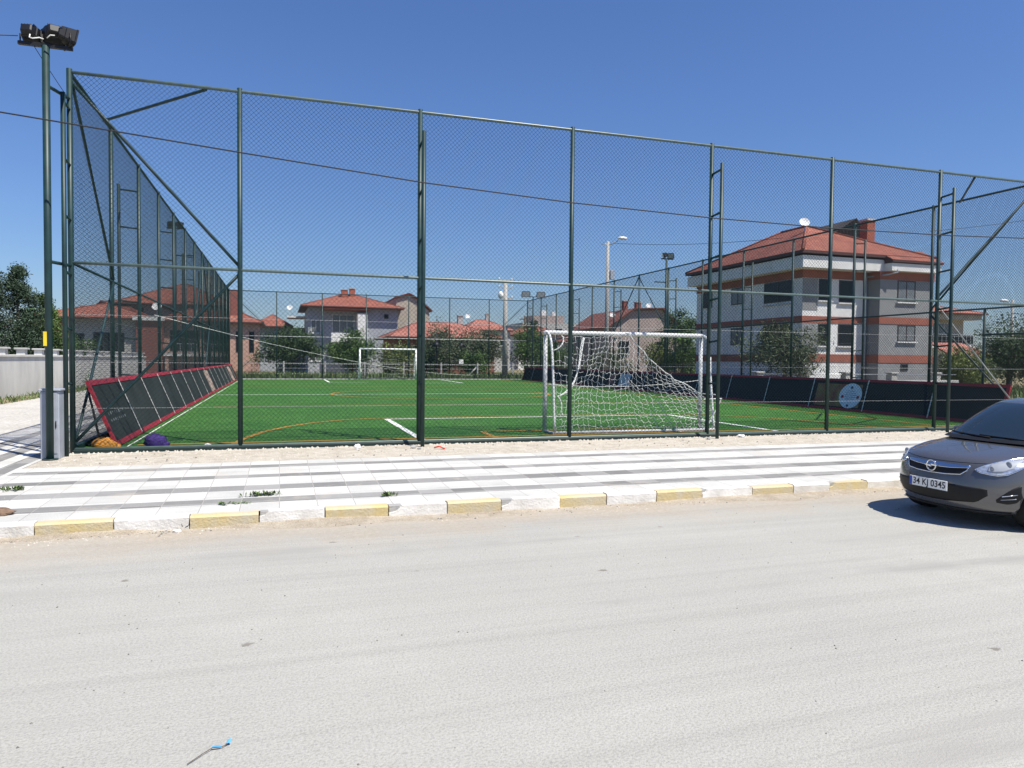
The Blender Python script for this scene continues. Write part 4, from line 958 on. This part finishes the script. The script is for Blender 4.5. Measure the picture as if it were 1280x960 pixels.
# ------------------------------------------------------------------ trees and shrubs
def tree(name,label,cat,x,y,h,wd,kind,n=2600,leaf=.11,trunk=.35,seed=1,shape='round',group=None,z0=-.15,lw=.5):
    rnd=random.Random(seed); t=thing(name,label,cat,(x,y,z0),group)
    b=MB(); tr=max(.05,wd*.028)
    lean=(rnd.uniform(-.1,.1),rnd.uniform(-.1,.1)); zt=z0+h*(.9 if shape=='cone' else .62)
    b.tube([(x,y,z0-.05),(x+lean[0]*.4,y+lean[1]*.4,z0+(zt-z0)*.5),(x+lean[0],y+lean[1],zt)],tr,7,True,tr*.35)
    clumps=[]; c0=z0+h*trunk
    nc=64 if shape!='cone' else 120
    for i in range(nc):
        if shape=='cone':
            v=rnd.random()**1.25; zz=z0+h*.06+(h*.92)*v; rad=wd/2*(1-v)**.7*(.25+.75*rnd.random())+.05
            a=rnd.uniform(0,6.283); clumps.append((x+rad*math.cos(a),y+rad*math.sin(a),zz,wd*.11*(1.15-v*.7)))
        else:
            a=rnd.uniform(0,6.283); cz=rnd.uniform(-1,1); rr=math.sqrt(1-cz*cz); k=rnd.uniform(.35,1.15)
            hz=(h-h*trunk)/2
            clumps.append((x+wd*.43*k*rr*math.cos(a)*rnd.uniform(.8,1.15),y+wd*.43*k*rr*math.sin(a),c0+hz+hz*.86*k*cz*(1.1 if cz>0 else .9),wd*rnd.uniform(.07,.13)))
    for (cx,cy,cz,cr) in clumps[:14]:
        zs=z0+(zt-z0)*rnd.uniform(.4,.95) if shape!='cone' else cz-.1
        b.tube([(x+lean[0]*.6,y+lean[1]*.6,zs),((x+cx)/2,(y+cy)/2,(zs+cz)/2+.1),(cx,cy,cz)],tr*.35,5,False,tr*.12)
    b.build('trunk',M['bark'],t)
    c=MB(); per0=int(n*2.6)//len(clumps)
    for (cx,cy,cz,cr) in clumps:
        tone=rnd.choice((0,1,1,2)); per=int(per0*rnd.uniform(.35,1.6))
        for i in range(per):
            px,py,pz=rnd.gauss(cx,cr*.75),rnd.gauss(cy,cr*.75),rnd.gauss(cz,cr*.62)
            if pz<z0+.05: continue
            d=Vector((rnd.gauss(0,1),rnd.gauss(0,1),rnd.gauss(.25,.8))).normalized(); e=d.orthogonal().normalized(); e=(Matrix.Rotation(rnd.uniform(0,6.28),3,d)@e)
            s=leaf*rnd.uniform(.6,1.35); nrm=e.cross(d)
            p=Vector((px,py,pz)); c.mi=tone if rnd.random()<.75 else rnd.randint(0,2)
            c.add([p-d*s*.5,p+e*s*lw*.5,p+d*s*.55+nrm*s*.1,p-e*s*lw*.5],[(0,1,2,3)])
    c.build('crown',LEAF[kind],t)
    return t
G='trees beyond the far end of the pitch'
tree('round_tree','dense dark round tree left of the grey house balcony','tree',.85,60,3.95,4.9,'dark',4200,.17,.12,11,group=G)
tree('round_tree','rounded green tree directly in front of the grey house balcony','tree',5.9,62,3.7,4.2,'green',3600,.17,.1,12,group=G)
tree('shrub','yellow green bushy shrub seen through the distant goal','shrub',8.9,57.5,2.9,3.6,'yellow',2600,.16,.05,13,group=G)
tree('olive_tree','wide grey green olive tree in front of the red roofed bungalow','tree',13.2,59.5,4.3,5.6,'olive',4200,.16,.1,14,group=G)
tree('olive_tree','smaller grey green olive tree beside the concrete utility pole','tree',16.9,60.5,4.4,4.0,'olive',3000,.16,.12,15,group=G)
tree('shrub','bright green low shrub under the olive trees','shrub',14.9,57,2.3,3.0,'green',2000,.15,.05,16,group=G)
tree('shrub','dark spreading shrub under the olive trees, right of the distant goal','shrub',11.6,58.5,2.7,2.8,'dark',1800,.15,.05,17,group=G)
tree('round_tree','leafy tree between the utility pole and the corner floodlight','tree',24.5,70,5.0,5.4,'green',3600,.2,.15,18,group=G)
tree('pine_tree','narrow dark pine rising behind the corner floodlight','tree',26.6,76,6.4,3.4,'dark',3000,.2,.2,19,group=G)
tree('shrub','green hedge like shrub left of the near goal post, beyond the corner','shrub',22.0,58,3.2,4.2,'green',2600,.18,.05,20,group=G)
tree('shrub','dusty shrub behind the near goal net, left of the street lamp','shrub',26.0,55.5,2.6,4.5,'olive',2600,.17,.05,21,group=G)
tree('shrub','yellowish shrub before the pink gable house','shrub',30.5,54,3.1,3.6,'yellow',2400,.17,.05,22,group=G)
tree('shrub','brownish green shrub right of the yellowish one, by the pink house','shrub',33.2,54,3.0,3.2,'olive',2200,.17,.05,23,group=G)
tree('round_tree','tree half hidden behind the left end of the apartment house','tree',30.4,50.5,5.6,4.2,'green',3200,.18,.1,24,group=G)
H='trees near the apartment house'
tree('young_tree','spiky young tree growing in front of the apartment house corner','tree',21.9,27.6,3.45,3.6,'olive',2400,.24,.16,31,group=H,lw=.16)
tree('shrub','light olive shrub just right of the apartment house','shrub',34.3,29.2,2.5,2.8,'yellow',2600,.12,.05,32,group=H)
tree('shrub','dusky olive shrub beside the small shed','shrub',37.4,31.5,2.3,3.2,'olive',2600,.12,.05,33,group=H)
tree('round_tree','dense dark tree beside the small shed, before the tree cut by the right edge','tree',40.6,31.5,4.0,4.6,'dark',5200,.14,.06,34,group=H)
tree('round_tree','dark tree cut off by the right edge, behind the denser dark tree','tree',45.8,33,4.6,5.0,'dark',3400,.15,.08,35,group=H)
K='trees behind the left boundary wall'
tree('conifer','tall dark conifer rising behind the grey wall at the left edge','tree',-13.3,40,6.4,4.6,'conifer',9000,.13,.1,41,'cone',K,lw=.35)
tree('conifer','narrower dark conifer just right of the tall one','tree',-12.0,40.6,5.9,3.6,'conifer',7500,.13,.1,42,'cone',K,lw=.35)
tree('pine_tree','bushy lighter green pine nearest the floodlight pole','tree',-11.5,42.5,4.7,3.6,'pine',7500,.14,.12,43,'cone',K,lw=.35)
tree('shrub','small dark bush at the foot of the villa','shrub',-13.0,55,3.3,3.0,'green',2200,.15,.05,44,group=K)
# weeds and grasses: behind the far kerb, along the left verge, and far wood on the horizon
def blades(name,n,area,hmin,hmax,wd,kind,seed,z):
    rnd=random.Random(seed); b=MB()
    for i in range(n):
        x,y=area(rnd); h=rnd.uniform(hmin,hmax); a=rnd.uniform(0,6.28); dx,dy=math.cos(a)*wd,math.sin(a)*wd; lx,ly=rnd.gauss(0,h*.35),rnd.gauss(0,h*.35)
        b.mi=rnd.randint(0,2); b.add([(x-dx,y-dy,z),(x+dx,y+dy,z),(x+lx*.5+dx*.7,y+ly*.5+dy*.7,z+h*.6),(x+lx,y+ly,z+h)],[(0,1,2),(0,2,3)])
    return structure(name,b,LEAF[kind],'stuff')
blades('weeds',9000,lambda r:(r.uniform(-6,24),r.uniform(51.6,58)),.15,.75,.04,'weed',51,-.12)
blades('dry_grass',2600,lambda r:(r.uniform(-9.45,-8.3)+abs(r.gauss(0,.1))*0,r.uniform(14,59)),.04,.2,.02,'weed',52,-.1)
blades('undergrowth',5200,lambda r:(r.uniform(18.2,46),r.uniform(25,34) if r.random()<.6 else r.uniform(34,60)),.1,.55,.04,'weed',53,-.12)
rnd=random.Random(77); b=MB()
for i in range(9000):
    x=rnd.uniform(-160,210); y=rnd.uniform(150,190); hh=3.2+2.2*math.sin(x*.13)+1.4*math.sin(x*.31+2); z=rnd.uniform(0,max(1.5,hh)); s=rnd.uniform(.5,1.2)
    d=Vector((rnd.gauss(0,1),rnd.gauss(0,1),rnd.gauss(0,1))).normalized(); e=d.orthogonal().normalized(); p=Vector((x,y,z)); b.mi=rnd.randint(0,2)
    b.add([p-d*s,p+e*s*.7,p+d*s,p-e*s*.7],[(0,1,2,3)])
structure('distant_wood',b,LEAF['dark'],'stuff')

# weeds in the paving joints
def weed(x,y,rx,ry,n,label,seed,hh=.05):
    """creeping weed: runners that spread from one root, every leaf growing out of a runner"""
    rnd=random.Random(seed); b=MB(); vs=[(x,y,pz(y)+.006)]; fs=[]
    for r_ in range(max(4,n//14)):
        k=0; px,py=x,y; tx,ty=rnd.gauss(x,rx*1.1),rnd.gauss(y,ry*1.1); m=6
        for q in range(1,m+1):
            nx,ny=x+(tx-x)*q/m+rnd.gauss(0,.006),y+(ty-y)*q/m+rnd.gauss(0,.004); c=len(vs)
            vs+=[(nx,ny,pz(ny)+.006+rnd.uniform(0,.006)),(nx,ny+.005,pz(ny)+.008)]; fs.append((k,c,c+1)); k=c
            for l in range(3):
                a=rnd.uniform(0,6.28); L=rnd.uniform(.015,.045); h=rnd.uniform(.004,hh); d=Vector((math.cos(a)*L,math.sin(a)*L,h)); e=Vector((-math.sin(a),math.cos(a),0))*L*.32
                p=Vector(vs[c]); o=len(vs); vs+=[tuple(p+d*.5+e),tuple(p+d),tuple(p+d*.5-e)]; fs.append((c,o,o+1,o+2))
    b.add(vs,fs); b.m=[rnd.randint(0,2) for _ in fs]
    return tag(b.build('weed',LEAF['weed']),label,'weed','weeds in the paving joints')
weed(-.18,8.80,.14,.035,130,'longest green weed patch in the grey paving band, left of centre',1)
weed(1.17,8.42,.05,.03,70,'small star shaped weed on the paving, in front of the second fence bay',2,.06)
weed(-2.93,9.77,.09,.05,130,'green weed tuft by the paving corner on the far left',3)
weed(-.60,8.42,.14,.025,80,'thin dry weed line close to the kerb',4,.02)

# ------------------------------------------------------------------ bags, litter, stones
def heap(name,label,cat,c,r,m,seed,group=None):
    b=MB(); b.sm=True; b.blob(c,r,seed,14,9,.14); rr=random.Random(seed)
    b.blob((c[0]+r[0]*.7,c[1]+.02,c[2]-r[2]*.35),(r[0]*.55,r[1]*.8,r[2]*.55),seed+1,12,7,.16)
    return tag(b.build(name,m),label,cat,group)
heap('sack','crumpled orange sack lying at the foot of the left board','sack',(-2.74,13.38,.0),(.19,.11,.12),M['orange'],5)
heap('cloth_bundle','crumpled purple cloth bundle on the turf by the left board','cloth',(-1.98,13.34,.03),(.18,.13,.14),M['purple'],8)
def crumple(x,y,z,s,m,label,cat,seed,name='paper_scrap',flat=.5,group=None):
    b=MB(); b.blob((x,y,z+s*flat*.6),(s,s*.7,s*flat),seed,7,5,.35); return tag(b.build(name,m),label,cat,group)
LG='bits of litter on the ground'
crumple(1.28,12.62,PZ,.055,M['litter_w'],'white crumpled paper cup in the dirt before the second fence bay','litter',1,'paper_scrap',.9,LG)
crumple(-1.16,13.22,-.05,.06,M['litter_w'],'white scrap on the turf edge, right of the purple cloth','litter',2,'paper_scrap',.5,LG)
crumple(9.15,12.85,PZ,.08,M['litter_w'],'white paper scrap at the fence foot right of the goal','litter',3,'paper_scrap',.4,LG)
crumple(-.96,7.76,RZ,.04,M['litter_w'],'white scrap lying in the gutter by the yellow kerb stone','litter',4,'paper_scrap',.4,LG)
b=MB(); b.tube([(2.56,12.35,PZ+.02),(2.62,12.25,PZ+.05),(2.72,12.2,PZ+.012)],.012,5); b.tube([(2.56,12.35,PZ+.02),(2.66,12.33,PZ+.04),(2.7,12.22,PZ+.01)],.012,5); tag(b.build('plastic_strip',M['litter_r']),'twisted red plastic strip beside the second ladder post','litter',LG)
b=MB(); b.tube([(-.37,3.27,RZ+.008),(-.32,3.33,RZ+.01),(-.28,3.37,RZ+.012),(-.24,3.37,RZ+.01),(-.21,3.40,RZ+.012)],.002,5)
o=b.build('twig',M['twig']); tag(o,'thin dark twig with blue film on the road in the foreground','twig')
b=MB(); b.quad((-.285,3.365,RZ+.016),(-.245,3.365,RZ+.014),(-.24,3.373,RZ+.018),(-.28,3.375,RZ+.017)); b.quad((-.225,3.385,RZ+.014),(-.205,3.39,RZ+.015),(-.208,3.415,RZ+.022),(-.222,3.41,RZ+.018)); b.build('film',M['litter_b'],o)
b=MB(); b.sm=True; b.blob((-2.66,8.42,pz(8.42)+.02),(.13,.09,.05),9,12,7,.18); tag(b.build('clod',M['rock']),'brown clod of earth on the paving at the left edge','stone')
SG='stones at the second ladder post'
for i,(x,y,s) in enumerate(((2.22,12.5,.05),(2.30,12.35,.035),(8.2,12.6,.045))):
    b=MB(); b.blob((x,y,PZ+s*.4),(s,s*.8,s*.6),30+i,8,6,.2); tag(b.build('stone',M['kerb_c']),('grey stone left of the second ladder post, the larger','grey stone left of the second ladder post, the smaller','grey stone at the foot of the third ladder post')[i],'stone','loose grey stones by the fence')
b=MB(); b.tube([(.52,7.56,RZ+.02)]+[(.52+.035*math.cos(a*.5),7.56,RZ+.055+.035*math.sin(a*.5)) for a in range(-2,9)],.005,5); 
o=b.build('cable_stub',M['black']); o.location=(-1.42,.31,0); tag(o,'small black cable loop sticking out at the white kerb stone','cable')

# ------------------------------------------------------------------ parked car
CX0,CYC=6.81,6.15
car=thing('parked_car','dark grey hatchback parked along the kerb at the right edge, facing left','car',(CX0,CYC,RZ))
M['paint']=mat("dark_grey_car_paint",(0.108,0.107,0.112),.26,.04,2,metal=.35,spec=.6,coat=1.0)
M['carglass']=mat("tinted_car_glass",(0.016,0.028,0.040),.03,.05,1,spec=.7)
M['trim']=mat("black_car_trim",(0.010,0.010,0.011),.55,.1,9,spec=.3)
M['chrome']=mat("chrome_trim",(0.72,0.73,0.75),.12,.03,2,metal=1.0)
M['lamp_in']=mat("headlight_reflector",(0.66,0.68,0.71),.18,.28,30,metal=.65,coat=1.0,detail=2)
M['tyre']=mat("tyre_rubber",(0.014,0.014,0.014),.85,.15,12)
M['plate']=mat("white_number_plate",(0.78,0.78,0.76),.45,.03,4); M['eu']=mat("blue_plate_band",(0.03,0.08,0.38),.45,.05,4); M['ink_k']=mat("black_plate_ink",(0.01,0.01,0.01),.5,.1,4)
def lerp_tab(tab,z,k):
    if z<=tab[0][0]: return tab[0][k]
    for a,c in zip(tab,tab[1:]):
        if z<=c[0]:
            f=(z-a[0])/(c[0]-a[0]); return a[k]+(c[k]-a[k])*f
    return tab[-1][k]
# z, nose x at the centre line, half width, rear inset
LOW=[(.17,.16,.76,.16),(.20,.085,.80,.12),(.28,.03,.835,.07),(.38,.005,.85,.03),(.46,.0,.862,.0),(.54,.012,.866,.0),(.60,.028,.868,.02),(.66,.05,.868,.04),(.72,.085,.866,.05),(.76,.125,.864,.06),(.79,.175,.860,.06),(.82,.27,.856,.07),(.85,.40,.850,.08),(.88,.55,.842,.08),(.91,.71,.832,.09),(.94,.87,.820,.10),(.965,1.02,.806,.10)]
CAB=[(.945,.80,.812,.11),(.975,.885,.802,.11),(1.02,.965,.79,.13),(1.10,1.085,.768,.17),(1.20,1.245,.735,.24),(1.30,1.42,.697,.33),(1.365,1.555,.665,.40),(1.40,1.66,.64,.47),(1.43,1.83,.59,.60),(1.452,2.10,.49,.85),(1.462,2.5,.30,1.15)]
PE,QE=2.35,2.0
def dcurve(z): return .72 if z<.7 else .72+.25*(z-.7)
def nose(tab,y,z,D):
    W=lerp_tab(tab,z,2); k=min(.9999,abs(y)/W); return lerp_tab(tab,z,1)+D*(1-(1-k**PE)**(1/QE))
def S(y,z): return nose(LOW,y,z,dcurve(z))
def contour(tab,z,D,DR=.55,LEN=4.0):
    n0,W,ri=lerp_tab(tab,z,1),lerp_tab(tab,z,2),lerp_tab(tab,z,3); pts=[]; NF=22
    for i in range(NF+1):
        ph=math.pi/2*i/NF; yy=W*math.sin(ph)**(2/PE); xx=n0+D*(1-math.cos(ph)**(2/QE)); pts.append((xx,yy))
    x0=n0+D; x1=LEN-ri-DR
    if x1<x0+.05: x1=x0+.05
    for k in range(1,13): pts.append((x0+(x1-x0)*k/13,W))
    for i in range(15):
        ph=math.pi/2*(1-i/14); pts.append((x1+DR*math.cos(ph),W*max(0,math.sin(ph))**(.5)))
    return pts
def Wd(x,y,z): return (CX0+x,CYC+y,RZ+z)
def loft(tab,levels,Dfun,DR):
    rings=[]
    for z in levels:
        h=contour(tab,z,Dfun(z),DR); full=[(x,-y,z) for x,y in h[::-1]][0:]+[(x,y,z) for x,y in h[1:]]
        rings.append(full[:-1])          # closed ring, rear centre shared
    return rings
def ring_mesh(rings,sel=None,cap_top=False,cap_bot=False):
    mb=MB(); mb.sm=True; n=len(rings[0]); vs=[Wd(*p) for r in rings for p in r]; fs=[]
    for i in range(len(rings)-1):
        for j in range(n):
            if sel is None or sel(i,j): fs.append((i*n+j,i*n+(j+1)%n,(i+1)*n+(j+1)%n,(i+1)*n+j))
    if cap_top: fs.append(tuple((len(rings)-1)*n+j for j in range(n)))
    if cap_bot: fs.append(tuple(range(n-1,-1,-1)))
    used=sorted({k for f in fs for k in f}); mp={k:i for i,k in enumerate(used)}
    mb.add([vs[k] for k in used],[tuple(mp[k] for k in f) for f in fs]); return mb
lv=[.17,.185,.20,.24,.28,.33,.38,.42,.46,.50,.54,.57,.60,.63,.66,.69,.72,.74,.76,.775,.79,.805,.82,.835,.85,.865,.88,.895,.91,.925,.94,.953,.965]
body_mb=ring_mesh(loft(LOW,lv,dcurve,.35),None,True,True)
body=body_mb.build('body',M['paint'],car)
# wheel arches are cut out of the body
cut=MB()
for wx in (.80,3.31): cut.tube([Wd(wx,-1.2,.30),Wd(wx,1.2,.30)],.345,40)
cutter=cut.build('cutter',M['trim'],car)
md=body.modifiers.new('arch','BOOLEAN'); md.operation='DIFFERENCE'; md.object=cutter; md.solver='EXACT'
bpy.context.view_layer.update(); dg=bpy.context.evaluated_depsgraph_get(); me=bpy.data.meshes.new_from_object(body.evaluated_get(dg))
body.modifiers.clear(); body.data=me; me.name='body'; bpy.data.objects.remove(cutter,do_unlink=True)
# greenhouse
clv=[.945,.96,.975,1.0,1.02,1.06,1.10,1.15,1.20,1.25,1.30,1.335,1.365,1.385,1.40,1.415,1.43,1.442,1.452,1.458,1.462]
crings=loft(CAB,clv,lambda z:.46-.12*max(0,z-1.0),.35); nr=len(crings[0]); half=nr//2
NH=len(contour(CAB,1.0,.46,.35))        # points from nose centre to rear centre
def fi(j):                                # signed index away from the nose centre
    c=NH-1; k=j-c
    return k if k>=0 else -k-1
def zone(i,j):
    z=(clv[i]+clv[i+1])/2; k=fi(j)
    if z<.975: return 'cowl' if k<18 else 'shell'
    if z>1.375: return 'shell'
    if k<17: return 'front'
    if k<20: return 'shell'
    if k<34: return 'shell' if k in (27,) or z<1.0 or z>1.345 else ('left' if j>NH-1 else 'right')
    if k<40: return 'shell'
    return 'rear' if 1.02<z<1.36 else 'shell'
for nm,zn,mt in (('roof_shell','shell','paint'),('windshield','front','carglass'),('side_window','left','carglass'),('side_window','right','carglass'),('rear_window','rear','carglass'),('cowl','cowl','trim')):
    ring_mesh(crings,lambda i,j,zn=zn:zone(i,j)==zn,zn=='shell').build(nm,M[mt],car)
def patch(name,low,high,m,off=.006,n=26,mz=8,parent=None,thick=.02,surf=S):
    """area between two polylines in (y,z) laid on the front of the body"""
    def ip(pl,y):
        if y<=pl[0][0]: return pl[0][1]
        for a,c in zip(pl,pl[1:]):
            if y<=c[0]: return a[1]+(c[1]-a[1])*(y-a[0])/max(1e-9,c[0]-a[0])
        return pl[-1][1]
    y0,y1=low[0][0],low[-1][0]; mb=MB(); mb.sm=True; vs=[]
    for i in range(n+1):
        y=y0+(y1-y0)*i/n; zl,zh=ip(low,y),ip(high,y)
        if zh<zl+.001: zh=zl+.001
        for j in range(mz+1):
            z=zl+(zh-zl)*j/mz; vs.append(Wd(surf(y,z)-off,y*(1+off*.6),z))
    k=len(vs); vs+= [(v[0]+thick,v[1],v[2]) for v in vs]; q=mz+1
    fs=[(i*q+j,i*q+j+1,(i+1)*q+j+1,(i+1)*q+j) for i in range(n) for j in range(mz)]
    edge=[i*q for i in range(n+1)]+[n*q+j for j in range(1,q)]+[i*q+mz for i in range(n-1,-1,-1)]+[j for j in range(mz-1,0,-1)]
    fs+=[(edge[e],edge[(e+1)%len(edge)],k+edge[(e+1)%len(edge)],k+edge[e]) for e in range(len(edge))]
    mb.add(vs,fs); return mb.build(name,m,parent or car)
patch('grille',[(-.40,.655),(-.35,.615),(0,.595),(.35,.615),(.40,.655)],[(-.40,.70),(0,.70),(.40,.70)],M['trim'],.004)
def front_bar(name,pts,r,m,off=.012,parent=None):
    mb=MB(); mb.tube([Wd(S(y,z)-off,y,z) for y,z in pts],r,8); return mb.build(name,m,parent or car)
patch('grille_bar',[(-.41,.690),(-.22,.672),(0,.665),(.22,.672),(.41,.690)],[(-.41,.715),(-.22,.716),(0,.718),(.22,.716),(.41,.715)],M['chrome'],.016)
front_bar('grille_trim',[(-.41,.70),(-.40,.66),(-.35,.612),(-.2,.598),(0,.592),(.2,.598),(.35,.612),(.40,.66),(.41,.70)],.007,M['chrome'],.010)
# round badge with a sideways lightning stroke
mb=MB(); mb.sm=True; zc=.672; xo=S(0,zc)-.036; mb.tube([Wd(xo,.062*math.cos(2*math.pi*k/24),zc+.062*math.sin(2*math.pi*k/24)) for k in range(25)],.009,8,False)
mb.sm=False; mb.prism([Wd(xo-.008,y,zc+z) for y,z in ((-.095,.002),(.005,.018),(-.012,.004),(.095,-.002),(-.005,-.018),(.012,-.004))],(.014,0,0)); mb.build('badge',M['chrome'],car)
# lower intake and fog lamp recesses
patch('lower_intake',[(-.60,.40),(-.50,.31),(-.2,.285),(0,.28),(.2,.285),(.50,.31),(.60,.40)],[(-.60,.475),(-.3,.49),(0,.495),(.3,.49),(.60,.475)],M['trim'],.004,30)
for s in (-1,1):
    lo_=[(.655,.33),(.72,.315),(.765,.335),(.80,.40)]; hi_=[(.655,.36),(.72,.44),(.765,.50),(.80,.535)]
    if s<0: lo_=[(-a,c) for a,c in lo_[::-1]]; hi_=[(-a,c) for a,c in hi_[::-1]]
    fp=patch('fog_lamp_recess',lo_,hi_,M['trim'],.004,14)
    front_bar('fog_slat',[(s*.70,.405),(s*.785,.430)],.007,M['chrome'],.012,fp); front_bar('fog_slat',[(s*.69,.365),(s*.775,.382)],.005,M['box'],.012,fp)
    lo_=[(.475,.675),(.53,.652),(.60,.640),(.66,.632),(.72,.648),(.76,.69),(.79,.74),(.812,.80)]; hi_=[(.475,.690),(.53,.735),(.60,.778),(.66,.812),(.72,.842),(.76,.857),(.79,.866),(.812,.868)]
    if s<0: lo_=[(-a,c) for a,c in lo_[::-1]]; hi_=[(-a,c) for a,c in hi_[::-1]]
    hp=patch('headlight',lo_,hi_,M['lamp_in'],.006,26)
    sl_=[(.57,.672),(.62,.662),(.68,.668),(.735,.715)]; sh_=[(.57,.745),(.62,.775),(.68,.80),(.735,.818)]
    if s<0: sl_=[(-a,c) for a,c in sl_[::-1]]; sh_=[(-a,c) for a,c in sh_[::-1]]
    patch('lamp_shell',sl_,sh_,M['box'],.009,14,6,hp,.004)
    o=[(s*a,c) for a,c in [(.475,.675),(.53,.652),(.60,.640),(.66,.632),(.72,.648),(.76,.69),(.79,.74),(.812,.80),(.812,.868),(.79,.866),(.76,.857),(.72,.842),(.66,.812),(.60,.778),(.53,.735),(.475,.690),(.475,.675)]]
    front_bar('headlight_rim',o,.0065,M['chrome'],.012,hp)
    for yy,zz,rr_ in ((.60,.705,.028),(.69,.755,.038)):
        mb=MB(); mb.sm=True; c=Wd(S(s*yy,zz)-.007,s*yy,zz); mb.blob(c,(.013,rr_,rr_),1,14,8,.0); mb.build('bulb_lens',M['lampglass'],hp)
    lo_=[(.56,.702),(.64,.735),(.70,.77)]; hi_=[(.56,.716),(.64,.752),(.70,.79)]
    if s<0: lo_=[(-a,c) for a,c in lo_[::-1]]; hi_=[(-a,c) for a,c in hi_[::-1]]
front_bar('bumper_lip',[(-.70+.07*k,.205) for k in range(21)],.016,M['trim'],.004)
front_bar('bonnet_gap',[(-.74+.074*k,.735+.03*abs(-1+.1*k)**2) for k in range(21)],.0035,M['trim'],.0)
# number plate
px0=-.018
mb=MB(); mb.bbox(CX0+px0-.012,CX0+px0,CYC-.262,CYC+.262,RZ+.405,RZ+.517,.003); pl=mb.build('number_plate',M['plate'],car)
mb=MB(); mb.bbox(CX0+px0-.016,CX0+px0-.0125,CYC+.222,CYC+.260,RZ+.407,RZ+.515,.001); mb.build('plate_band',M['eu'],pl)
cu=bpy.data.curves.new('plate_text','FONT'); cu.body='34 KJ 0345'; cu.size=.112; cu.extrude=.0008; cu.offset=.0012; cu.align_x='CENTER'; cu.align_y='CENTER'
tmp=bpy.data.objects.new('tmp',cu); COL.objects.link(tmp); bpy.context.view_layer.update()
tme=bpy.data.meshes.new_from_object(tmp.evaluated_get(bpy.context.evaluated_depsgraph_get())); bpy.data.objects.remove(tmp,do_unlink=True); bpy.data.curves.remove(cu)
xsz=max(v.co.x for v in tme.vertices)-min(v.co.x for v in tme.vertices); k=.445/xsz
tme.transform(Matrix.Diagonal((k,.98,1,1)))
tme.transform(Matrix.Rotation(R(-90),4,'Z')@Matrix.Rotation(R(90),4,'X'))
tme.materials.clear(); tme.materials.append(M['ink_k']); to=bpy.data.objects.new('plate_characters',tme); COL.objects.link(to); to.parent=pl
to.location=(px0-.0135,-.018,.461)
car.scale=(.92,.92,.92)
# wheels
for wx in (.80,3.31):
    for s in (-1,1):
        yo=s*.735; mb=MB(); mb.tube([Wd(wx,yo-.1,.305),Wd(wx,yo-.085,.305),Wd(wx,yo+.085,.305),Wd(wx,yo+.1,.305)],.305,28); wh=mb.build('wheel',M['tyre'],car)
        mb=MB(); yy=yo+s*.101; mb.tube([Wd(wx,yy,.305),Wd(wx,yy+s*.004,.305)],.20,24); 
        mb.build('rim',M['steel'],wh)
        mb=MB()
        for a in range(5):
            an=2*math.pi*a/5; c,si=math.cos(an),math.sin(an); mb.prism([Wd(wx+c*r_-si*w_,yy+s*.005,.305+si*r_+c*w_) for r_,w_ in ((.03,-.02),(.19,-.03),(.19,.03),(.03,.02))],(0,s*.012,0))
        mb.build('spokes',M['steel'],wh)
# inner arch liner, wipers, mirrors, handles
for s in (-1,1):
    mb=MB(); mb.bbox(CX0+.42,CX0+1.18,CYC+s*.62-.02,CYC+s*.62+.02,RZ+.2,RZ+.68,.01); mb.build('arch_liner',M['trim'],car)
    mb=MB(); mb.sm=True; mb.blob(Wd(1.52,s*.90,.985),(.085,.10,.065),3,14,9,.02); mi_=mb.build('mirror',M['paint'],car)
    mb=MB(); mb.tube([Wd(1.52,s*.74,.965),Wd(1.50,s*.86,.97)],.018,6); mb.build('mirror_arm',M['trim'],mi_)
def cabS(y,z): return nose(CAB,y,z,.46-.12*max(0,z-1.0))
for pts in ([(-.05,.985),(.2,.995),(.42,1.0),(.62,1.005)],[(-.55,.985),(-.3,.995),(-.05,1.0),(.12,1.004)]):
    mb=MB(); mb.tube([Wd(cabS(y,z)-.018,y,z) for y,z in pts],.009,6); mb.build('wiper',M['trim'],car)
mb=MB(); mb.quad(Wd(cabS(-.06,1.335)-.006,-.10,1.33),Wd(cabS(-.06,1.335)-.006,.02,1.33),Wd(cabS(0,1.365)-.006,.02,1.36),Wd(cabS(0,1.365)-.006,-.10,1.36)); mb.build('inspection_sticker',M['litter_w'],car)
for s in (-1,1):
    for hx in (1.95,2.85):
        mb=MB(); mb.sm=True; mb.tube([Wd(hx,s*.845,.86),Wd(hx+.02,s*.872,.862),Wd(hx+.16,s*.872,.862),Wd(hx+.18,s*.845,.86)],.012,6); mb.build('door_handle',M['paint'],car)
